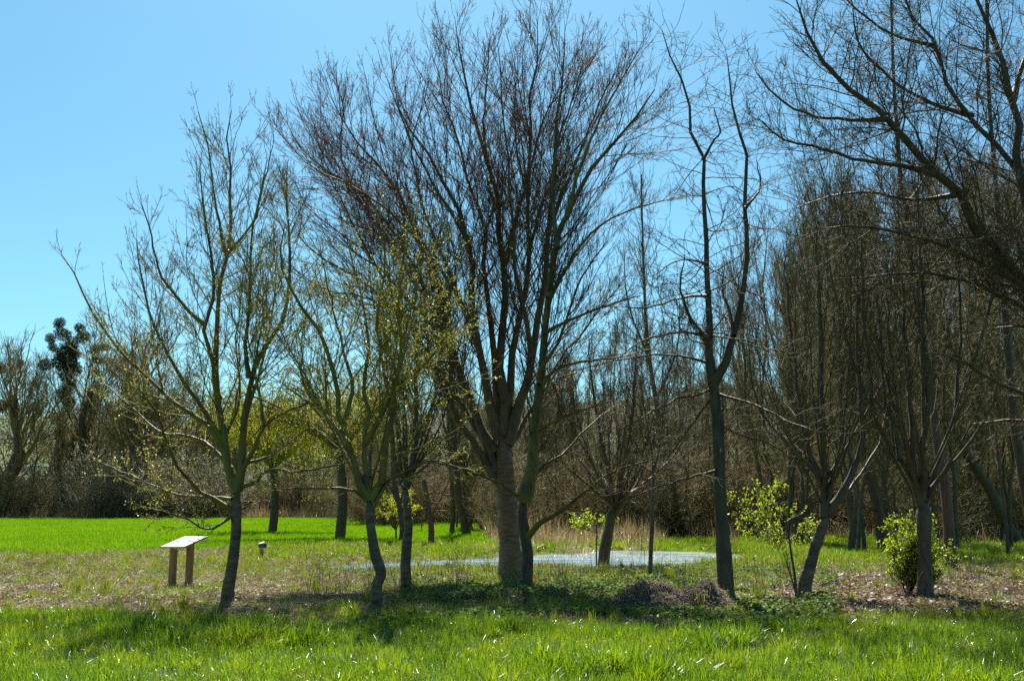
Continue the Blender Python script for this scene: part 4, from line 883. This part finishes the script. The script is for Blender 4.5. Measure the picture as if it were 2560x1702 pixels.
def strewn(name, mat, n_, rad, size, mode, seed=0, zt=.04):
    """loose leaves, or straws, lying about"""
    rng = np.random.default_rng(seed); r = rad*np.sqrt(rng.random(n_)); a = rng.uniform(0, 6.283, n_); p_ = np.stack([r*np.cos(a), r*np.sin(a), rng.random(n_)*zt], 1)
    mb = MB()
    if mode == 'leaf':
        s = size*(.35+1.1*rng.random(n_)**1.6)[:, None]; d = rng.normal(size=(n_, 3))*[1, 1, .45]; d /= np.linalg.norm(d, axis=1, keepdims=True)
        w_ = np.cross(d, rng.normal(size=(n_, 3))*[.35, .35, 1]); w_ /= np.linalg.norm(w_, axis=1, keepdims=True); nn_ = np.cross(w_, d)
        b_ = p_+d*s*.45; v = np.stack([p_, b_+w_*s*.34+nn_*s*.16, p_+d*s, b_-w_*s*.34+nn_*s*.16, p_+d*s*.5-nn_*s*.03], 1); k = np.arange(n_)[:, None]*5
        mb.add(v, None, np.concatenate([k+[[0, 1, 4]], k+[[1, 2, 4]], k+[[2, 3, 4]], k+[[3, 0, 4]]]))
    else:
        d = rng.normal(size=(n_, 3))*[1, 1, .22]; d[:, 2] = np.abs(d[:, 2]); d /= np.linalg.norm(d, axis=1, keepdims=True); K = 4; L = size*rng.uniform(.4, 1.2, n_)
        pts = p_[:, None]+d[:, None]*np.linspace(0, 1, K)[None, :, None]*L[:, None, None]+rng.normal(size=(n_, K, 3))*.012
        mb.tubes(pts, np.full((n_, K), .0022)*np.linspace(1, .5, K), 3)
    return hidden(mb.mesh(name, False), mat)
def herb(name, mat, n_, seed):
    rng = np.random.default_rng(seed); r = .09*np.sqrt(rng.random(n_)); a = rng.uniform(0, 6.283, n_); z = rng.uniform(.02, .09, n_); c = np.stack([r*np.cos(a), r*np.sin(a), z], 1)
    mb = MB(); s = rng.uniform(.012, .026, n_)
    nrm = rng.normal(size=(n_, 3))*.45+[0, 0, 1]; nrm /= np.linalg.norm(nrm, axis=1, keepdims=True); u_ = np.cross(nrm, rng.normal(size=(n_, 3))); u_ /= np.linalg.norm(u_, axis=1, keepdims=True); v_ = np.cross(nrm, u_)
    th = np.arange(6)*math.pi/3; ring = c[:, None]+s[:, None, None]*(np.cos(th)[None, :, None]*u_[:, None]+np.sin(th)[None, :, None]*v_[:, None])+nrm[:, None]*s[:, None, None]*.25
    V = np.concatenate([c[:, None], ring], 1); k = np.arange(n_)[:, None]*7; mb.add(V, None, np.concatenate([k+[[0, 1+j, 1+(j+1) % 6]] for j in range(6)]))
    return hidden(mb.mesh(name, False), mat)
def scatter(name, label, cat, protos, pts, scl, idx=None, tilt=.12, seed=0):
    rng = np.random.default_rng(seed); n_ = len(pts)
    me = bpy.data.meshes.new(name); me.vertices.add(n_); me.vertices.foreach_set('co', pts.astype(np.float32).ravel())
    if idx is None: idx = rng.integers(0, len(protos), n_)
    at_ = me.attributes.new('pick', 'INT', 'POINT'); at_.data.foreach_set('value', idx.astype(np.int32))
    at_ = me.attributes.new('turn', 'FLOAT_VECTOR', 'POINT'); rt = np.stack([rng.normal(size=n_)*tilt, rng.normal(size=n_)*tilt, rng.uniform(0, 6.283, n_)], 1); at_.data.foreach_set('vector', rt.astype(np.float32).ravel())
    at_ = me.attributes.new('size', 'FLOAT', 'POINT'); at_.data.foreach_set('value', scl.astype(np.float32))
    o = link(name, me); setp(o, label, cat, kind='stuff')
    ng = bpy.data.node_groups.new(name, 'GeometryNodeTree'); ng.interface.new_socket('Geometry', in_out='INPUT', socket_type='NodeSocketGeometry'); ng.interface.new_socket('Geometry', in_out='OUTPUT', socket_type='NodeSocketGeometry')
    N, Lk = ng.nodes, ng.links; gi, go = N.new('NodeGroupInput'), N.new('NodeGroupOutput')
    g2i = N.new('GeometryNodeGeometryToInstance')
    for po in reversed(protos):
        oi = N.new('GeometryNodeObjectInfo'); oi.inputs['Object'].default_value = po; oi.inputs['As Instance'].default_value = True; Lk.new(oi.outputs['Geometry'], g2i.inputs[0])
    # one instance per prototype, so that the index picks one
    jn = N.new('GeometryNodeJoinGeometry')
    for lk in list(g2i.inputs[0].links): Lk.remove(lk)
    for nd in [x for x in N if x.bl_idname == 'GeometryNodeObjectInfo']: Lk.new(nd.outputs['Geometry'], jn.inputs[0])
    N.remove(g2i)
    iop = N.new('GeometryNodeInstanceOnPoints'); iop.inputs['Pick Instance'].default_value = True
    def named(nm, ty):
        a_ = N.new('GeometryNodeInputNamedAttribute'); a_.data_type = ty; a_.inputs['Name'].default_value = nm; return [q for q in a_.outputs if q.enabled and q.name == 'Attribute'][0]
    Lk.new(gi.outputs[0], iop.inputs['Points']); Lk.new(jn.outputs[0], iop.inputs['Instance']); Lk.new(named('pick', 'INT'), iop.inputs['Instance Index'])
    e2r = N.new('FunctionNodeEulerToRotation'); Lk.new(named('turn', 'FLOAT_VECTOR'), e2r.inputs[0]); Lk.new(e2r.outputs[0], iop.inputs['Rotation'])
    cx = N.new('ShaderNodeCombineXYZ'); s_ = named('size', 'FLOAT')
    for q in range(3): Lk.new(s_, cx.inputs[q])
    Lk.new(cx.outputs[0], iop.inputs['Scale']); Lk.new(iop.outputs[0], go.inputs[0])
    md = o.modifiers.new('scatter', 'NODES'); md.node_group = ng
    return o
def field_pts(n_, y0, y1, umin, umax, seed, power=1.0):
    """points spread over the wedge of land in view between two distances (even density over the ground when power is 2)"""
    rng = np.random.default_rng(seed); t = rng.random(n_); y = (y0**power+(y1**power-y0**power)*t)**(1/power)
    u = rng.uniform(umin, umax, n_); x = u*y; return x, y, rng
LO_, HI_ = -.56, .56
def finish(x, y, keep, rng):
    x, y = x[keep], y[keep]; return np.stack([x, y, height(x, y)], 1)

# foreground lawn
M['grass_shiny'] = leaf('grass_shiny', [(0, (.06, .14, .02)), (1, (.14, .24, .03))], .45, .22, .26, 1.1)
M['grass_straw'] = leaf('grass_straw', [(0, (.30, .24, .06)), (1, (.45, .38, .12))], .5, .05, .4, 1.1)
pr = [blades('grass_tuft_a', M['grass_lush'], 34, .10, .17, .0062, .9, 5, 1), blades('grass_tuft_b', M['grass_lush'], 30, .10, .13, .0055, 1.1, 5, 2), blades('grass_tuft_c', M['grass_lush'], 36, .08, .20, .0070, 1.2, 5, 3),
      blades('grass_tuft_d', M['grass_lush'], 60, .07, .27, .0075, 1.0, 5, 4), blades('bent_blades', M['grass_shiny'], 11, .10, .23, .008, 1.7, 7, 30, .5), blades('straw_blades', M['grass_straw'], 12, .10, .15, .006, 1.2, 5, 31, .4)]
x, y, rng = field_pts(30000, 8.0, 16.8, LO_, HI_, 101, 2); c = cover(x, y); k = rng.random(len(x)) < c['lawn']*(.40+.6*sstep(.30, .55, c['n2']))
pt = finish(x, y, k, rng); n3 = fbm(pt[:, 0]*.9, pt[:, 1]*.9, 61); big = (rng.random(len(pt)) < .02) | ((n3 > .70) & (rng.random(len(pt)) < .25))
idx = rng.integers(0, 3, len(pt)); idx[big] = 3; n4 = fbm(pt[:, 0]*1.3+9, pt[:, 1]*1.3, 63); q_ = rng.random(len(pt)); idx[(q_ < .20) & (n4 > .56)] = 4; idx[(q_ > .97-.22*sstep(.5, .7, fbm(pt[:, 0]*.6+3, pt[:, 1]*.6, 64)))] = 5; scl = (.45+.9*n3)*rng.uniform(.75, 1.25, len(pt))
scatter('lawn_grass', 'long lush green grass across the whole foreground', 'grass', pr, pt, scl, idx, seed=1); print('lawn', len(pt))
# bright green crop field beyond
pr = [blades('crop_tuft_a', M['grass_field'], 70, .28, .20, .012, .5, 3, 5, .15), blades('crop_tuft_b', M['grass_field'], 70, .28, .17, .012, .6, 3, 6, .15)]
x, y, rng = field_pts(30000, 30, 111, -.56, .04, 102, 1.35); c = cover(x, y); k = (rng.random(len(x)) < c['field']*1.0) & (pond_sd(x, y) > .5)
pt = finish(x, y, k, rng); scatter('field_crop', 'bright even green young crop on the field beyond the path of dry grass', 'crop', pr, pt, rng.uniform(.8, 1.15, len(pt))*(1+(pt[:, 1]-35)*.008), seed=2); print('field', len(pt))
# bright grass in front of the wood and on the far bank
pr = [blades('bank_tuft_a', M['grass_mid'], 40, .14, .22, .010, .8, 4, 7), blades('bank_tuft_b', M['grass_lush'], 40, .14, .26, .011, .8, 4, 8), blades('bank_tuft_c', M['grass_field'], 36, .14, .14, .010, .8, 4, 9)]
x, y, rng = field_pts(26000, 25, 62, -.25, HI_, 103, 1.4); c = cover(x, y); uxx = x/y
dens = np.where(uxx > .12, sstep(27.5, 31, y+(c['n1']-.5)*5), sstep(28, 33, y))*sstep(66, 52, y)*(1-c['field'])*np.where(uxx < .12, .35+.6*sstep(.4, .6, c['n1']), 1)
k = (rng.random(len(x)) < dens) & (pond_sd(x, y) > .35); pt = finish(x, y, k, rng); scatter('bank_grass', 'bright tufted grass on the far bank and before the wood', 'grass', pr, pt, rng.uniform(.6, 1.3, len(pt)), seed=3); print('bank', len(pt))
# short mixed grass of the middle ground
pr = [blades('short_tuft_a', M['grass_mid'], 26, .11, .085, .0055, .9, 4, 10), blades('short_tuft_b', M['grass_mid'], 26, .10, .12, .0055, .7, 4, 11), blades('short_tuft_c', M['grass_lush'], 30, .10, .15, .006, .8, 4, 12), blades('rush_tuft', M['grass_mid'], 46, .06, .30, .006, .35, 4, 13, .15)]
x, y, rng = field_pts(60000, 12.8, 40, LO_, HI_, 104, 1.7); c = cover(x, y); n5 = fbm(x*.8, y*.8, 71)
dens = (1-c['lawn']*.7)*(1-c['soil']*.95)*(1-.80*c['litter'])*(1-.12*c['dry'])*(.3+.9*sstep(.35, .62, n5))
k = (rng.random(len(x)) < dens) & (pond_sd(x, y) > -.22+.4*rng.random(len(x))); pt = finish(x, y, k, rng); idx = rng.choice(4, len(pt), p=[.42, .37, .19, .02])
scatter('short_grass', 'short patchy green grass of the middle ground between lawn and pond', 'grass', pr, pt, rng.uniform(.55, 1.25, len(pt)), idx, seed=4); print('short', len(pt))
# dry grass
pr = [blades('dry_tuft_a', M['grass_dry'], 26, .12, .08, .0050, 1.2, 4, 14, .7), blades('dry_tuft_b', M['grass_dry'], 24, .10, .12, .0050, 1.0, 4, 15, .5), strewn('dry_straw', M['grass_dry'], 26, .16, .22, 'straw', 16), strewn('grey_straw', M['straw_grey'], 26, .16, .2, 'straw', 17)]
x, y, rng = field_pts(60000, 14, 42, LO_, HI_, 105, 1.7); c = cover(x, y)
dens = .8*np.maximum(c['dry'], .25*(1-c['lawn']))*(1-c['soil']*.8)*(1-.5*c['rgrass'])
k = (rng.random(len(x)) < dens) & (pond_sd(x, y) > .1); pt = finish(x, y, k, rng); idx = rng.choice(4, len(pt), p=[.34, .2, .26, .2])
scatter('dry_grass', 'straw-coloured dead grass covering the ground left of the pond', 'dry grass', pr, pt, rng.uniform(.55, 1.3, len(pt)), idx, seed=5); print('dry', len(pt))
# fallen leaves
pr = [strewn('fallen_leaves_a', M['litter'], 16, .20, .095, 'leaf', 18), strewn('fallen_leaves_b', M['litter'], 16, .20, .075, 'leaf', 19), strewn('orange_leaves', M['litter_orange'], 2, .2, .08, 'leaf', 20)]
x, y, rng = field_pts(26000, 13.5, 36, LO_, HI_, 106, 1.7); c = cover(x, y); n6 = fbm(x*.9, y*.9, 81)
dens = np.maximum(c['litter']*(.45+.8*sstep(.3, .6, n6)), (1-c['lawn'])*.16*sstep(-.05, .1, x/y)+.3*c['soil'])
k = (rng.random(len(x)) < dens) & (pond_sd(x, y) > .15); pt = finish(x, y, k, rng); idx = rng.choice(3, len(pt), p=[.54, .44, .02])
scatter('leaf_litter', 'pale curled fallen leaves strewn under the trees on the right', 'leaves', pr, pt, rng.uniform(.7, 1.3, len(pt)), idx, tilt=.06, seed=6); print('litter', len(pt))
# low broad-leaved plants under the big tree
pr = [herb('herb_a', M['herb'], 22, 21), herb('herb_b', M['herb'], 28, 22)]
x, y, rng = field_pts(24000, 14, 27, -.25, .30, 107, 1.7); c = cover(x, y); n7 = fbm(x*.7, y*.7, 91)
k = (rng.random(len(x)) < .16*sstep(.42, .62, n7)*(1-c['lawn'])*sstep(-.2, -.05, x/y)) & (pond_sd(x, y) > .3); pt = finish(x, y, k, rng)
scatter('ground_herbs', 'low glossy round-leaved plants in patches under the big tree', 'plants', pr, pt, rng.uniform(.7, 1.5, len(pt)), tilt=.1, seed=7); print('herb', len(pt))
# reeds and dead stalks across the pond and along the wood
pr = [blades('reed_tuft_a', M['reed'], 30, .35, 1.1, .016, .5, 4, 23, .15), blades('reed_tuft_b', M['reed'], 34, .4, .8, .016, .8, 4, 24, .3), blades('reed_tuft_c', M['grass_dry'], 34, .4, .6, .014, .9, 4, 25, .3)]
x, y, rng = field_pts(5200, 36, 74, -.02, HI_, 108, 1.2); c = cover(x, y)
k = rng.random(len(x)) < np.where(x/y < .14, sstep(40, 48, y)*.8+.05, sstep(47, 54, y)*.8+.01); pt = finish(x, y, k, rng)
scatter('dead_reeds', 'russet dead reeds and stalks on the far side of the pond and at the wood foot', 'reeds', pr, pt, rng.uniform(.6, 1.25, len(pt)), seed=8); print('reed', len(pt))
# dead grass along the foot of the hedge beyond the field
x, y, rng = field_pts(1500, 108, 113, -.56, -.12, 109, 1.0); pt = finish(x, y, rng.random(len(x)) < .8, rng)
scatter('hedge_foot_grass', 'pale dead grass fringe along the foot of the hedge beyond the field', 'dry grass', pr, pt, rng.uniform(1.0, 1.9, len(pt)), rng.choice(3, len(pt), p=[.2, .2, .6]), seed=9)
# thin bare stalks near the pond
pr = [strewn('bare_stalks', M['straw_grey'], 7, .18, .1, 'straw', 26)]
def stalks(seed):
    rng = np.random.default_rng(seed); n_ = 9; K = 5; p0 = np.stack([rng.normal(size=n_)*.12, rng.normal(size=n_)*.12, np.zeros(n_)], 1); d = rng.normal(size=(n_, 3))*.3+[0, 0, 1]
    pts = p0[:, None]+d[:, None]*np.linspace(0, 1, K)[None, :, None]*rng.uniform(.15, .38, n_)[:, None, None]+rng.normal(size=(n_, K, 3))*.006; mb = MB(); mb.tubes(pts, np.full((n_, K), .0026), 3)
    return hidden(mb.mesh('bare_stalks'), M['straw_grey'])
x, y, rng = field_pts(500, 17, 27, -.2, .5, 110, 1.5); pt = finish(x, y, (rng.random(len(x)) < .6) & (pond_sd(x, y) > .1), rng)
scatter('bare_stalks', 'thin grey bare stalks standing among the grass near the pond', 'stalks', [stalks(1), stalks(2)], pt, rng.uniform(.6, 1.4, len(pt)), seed=10)
# floating algae tufts on the pond
pr = [strewn('algae_a', M['bud_pale'], 16, .25, .03, 'leaf', 27, .015), strewn('algae_b', M['bud_pale'], 16, .25, .03, 'leaf', 28, .015)]
x, y, rng = field_pts(5200, 22, 38, -.24, .26, 111, 1.5); sd = pond_sd(x, y); n8 = fbm(x*.5, y*1.6, 95)
k = (sd < -.15) & (rng.random(len(x)) < .35*sstep(.52, .66, fbm(x*.6, y*4.0, 95)+.5*(x/y-.05))); pt = np.stack([x[k], y[k], np.full(k.sum(), WZ+.008)], 1)
flat('scum', (.30, .32, .20), .4, .5)
for o_ in pr: o_.data.materials.clear(); o_.data.materials.append(M['scum'])
scatter('pond_scum', 'pale floating scum and seed fluff scattered on the pond', 'algae', pr, pt, rng.uniform(.7, 1.5, len(pt)), tilt=.03, seed=11); print('scum', len(pt))
# ------------------------------------------------------------------ heap of dry grass at the foot of the tall forked tree
hx, hy = 2.35, 16.9; hzz = hz(hx, hy); root = empty('dry_grass_heap', (hx, hy, hzz), 'long low heap of grey-brown dry grass against the tall forked tree', 'heap')
gx, gy = np.meshgrid(np.linspace(-1.05, 1.15, 44), np.linspace(-.75, .75, 30))
def heap_h(x, y): 
    e = .30*np.exp(-((x+.25)/.42)**2-(y/.36)**2)+.40*np.exp(-((x-.72)/.34)**2-((y-.05)/.36)**2)+.17*np.exp(-((x+.05)/.75)**2-(y/.42)**2)
    return e*(.75+.5*vnoise(x*7+3, y*7, 5))-.035
mb = MB(); mb.add(np.stack([gx, gy, heap_h(gx, gy)], -1)); i, j = np.meshgrid(np.arange(29), np.arange(43), indexing='ij'); b = i*44+j; mb.q.append(np.stack([b, b+1, b+45, b+44], -1).reshape(-1, 4))
flat('heap_core', (.09, .07, .055), .9, .1); mb.obj('heap_core', M['heap_core'], root)
rng = np.random.default_rng(4); n_ = 5200; x = rng.uniform(-1.1, 1.2, n_); y = rng.uniform(-.8, .8, n_); h = heap_h(x, y); k = h > rng.uniform(-.03, .06, n_); x, y, h = x[k], y[k], h[k]; n_ = len(x)
d = rng.normal(size=(n_, 3))*[1, .8, .35]+[0, -.2, .05]; d /= np.linalg.norm(d, axis=1, keepdims=True); K = 5; L = rng.uniform(.08, .32, n_)
pts = np.stack([x, y, h+rng.uniform(0, .03, n_)], 1)[:, None]+d[:, None]*np.linspace(-.4, .6, K)[None, :, None]*L[:, None, None]+rng.normal(size=(n_, K, 3))*.012
pts[:, :, 2] -= (np.linspace(-1, 1, K)**2*.03)[None]; mb = MB(); mb.tubes(pts, np.full((n_, K), .0028), 3); setp(mb.obj('straw', M['straw_grey'], root), kind='stuff')
print('tree tris', sum(NTRI.values())); print(NTRI)
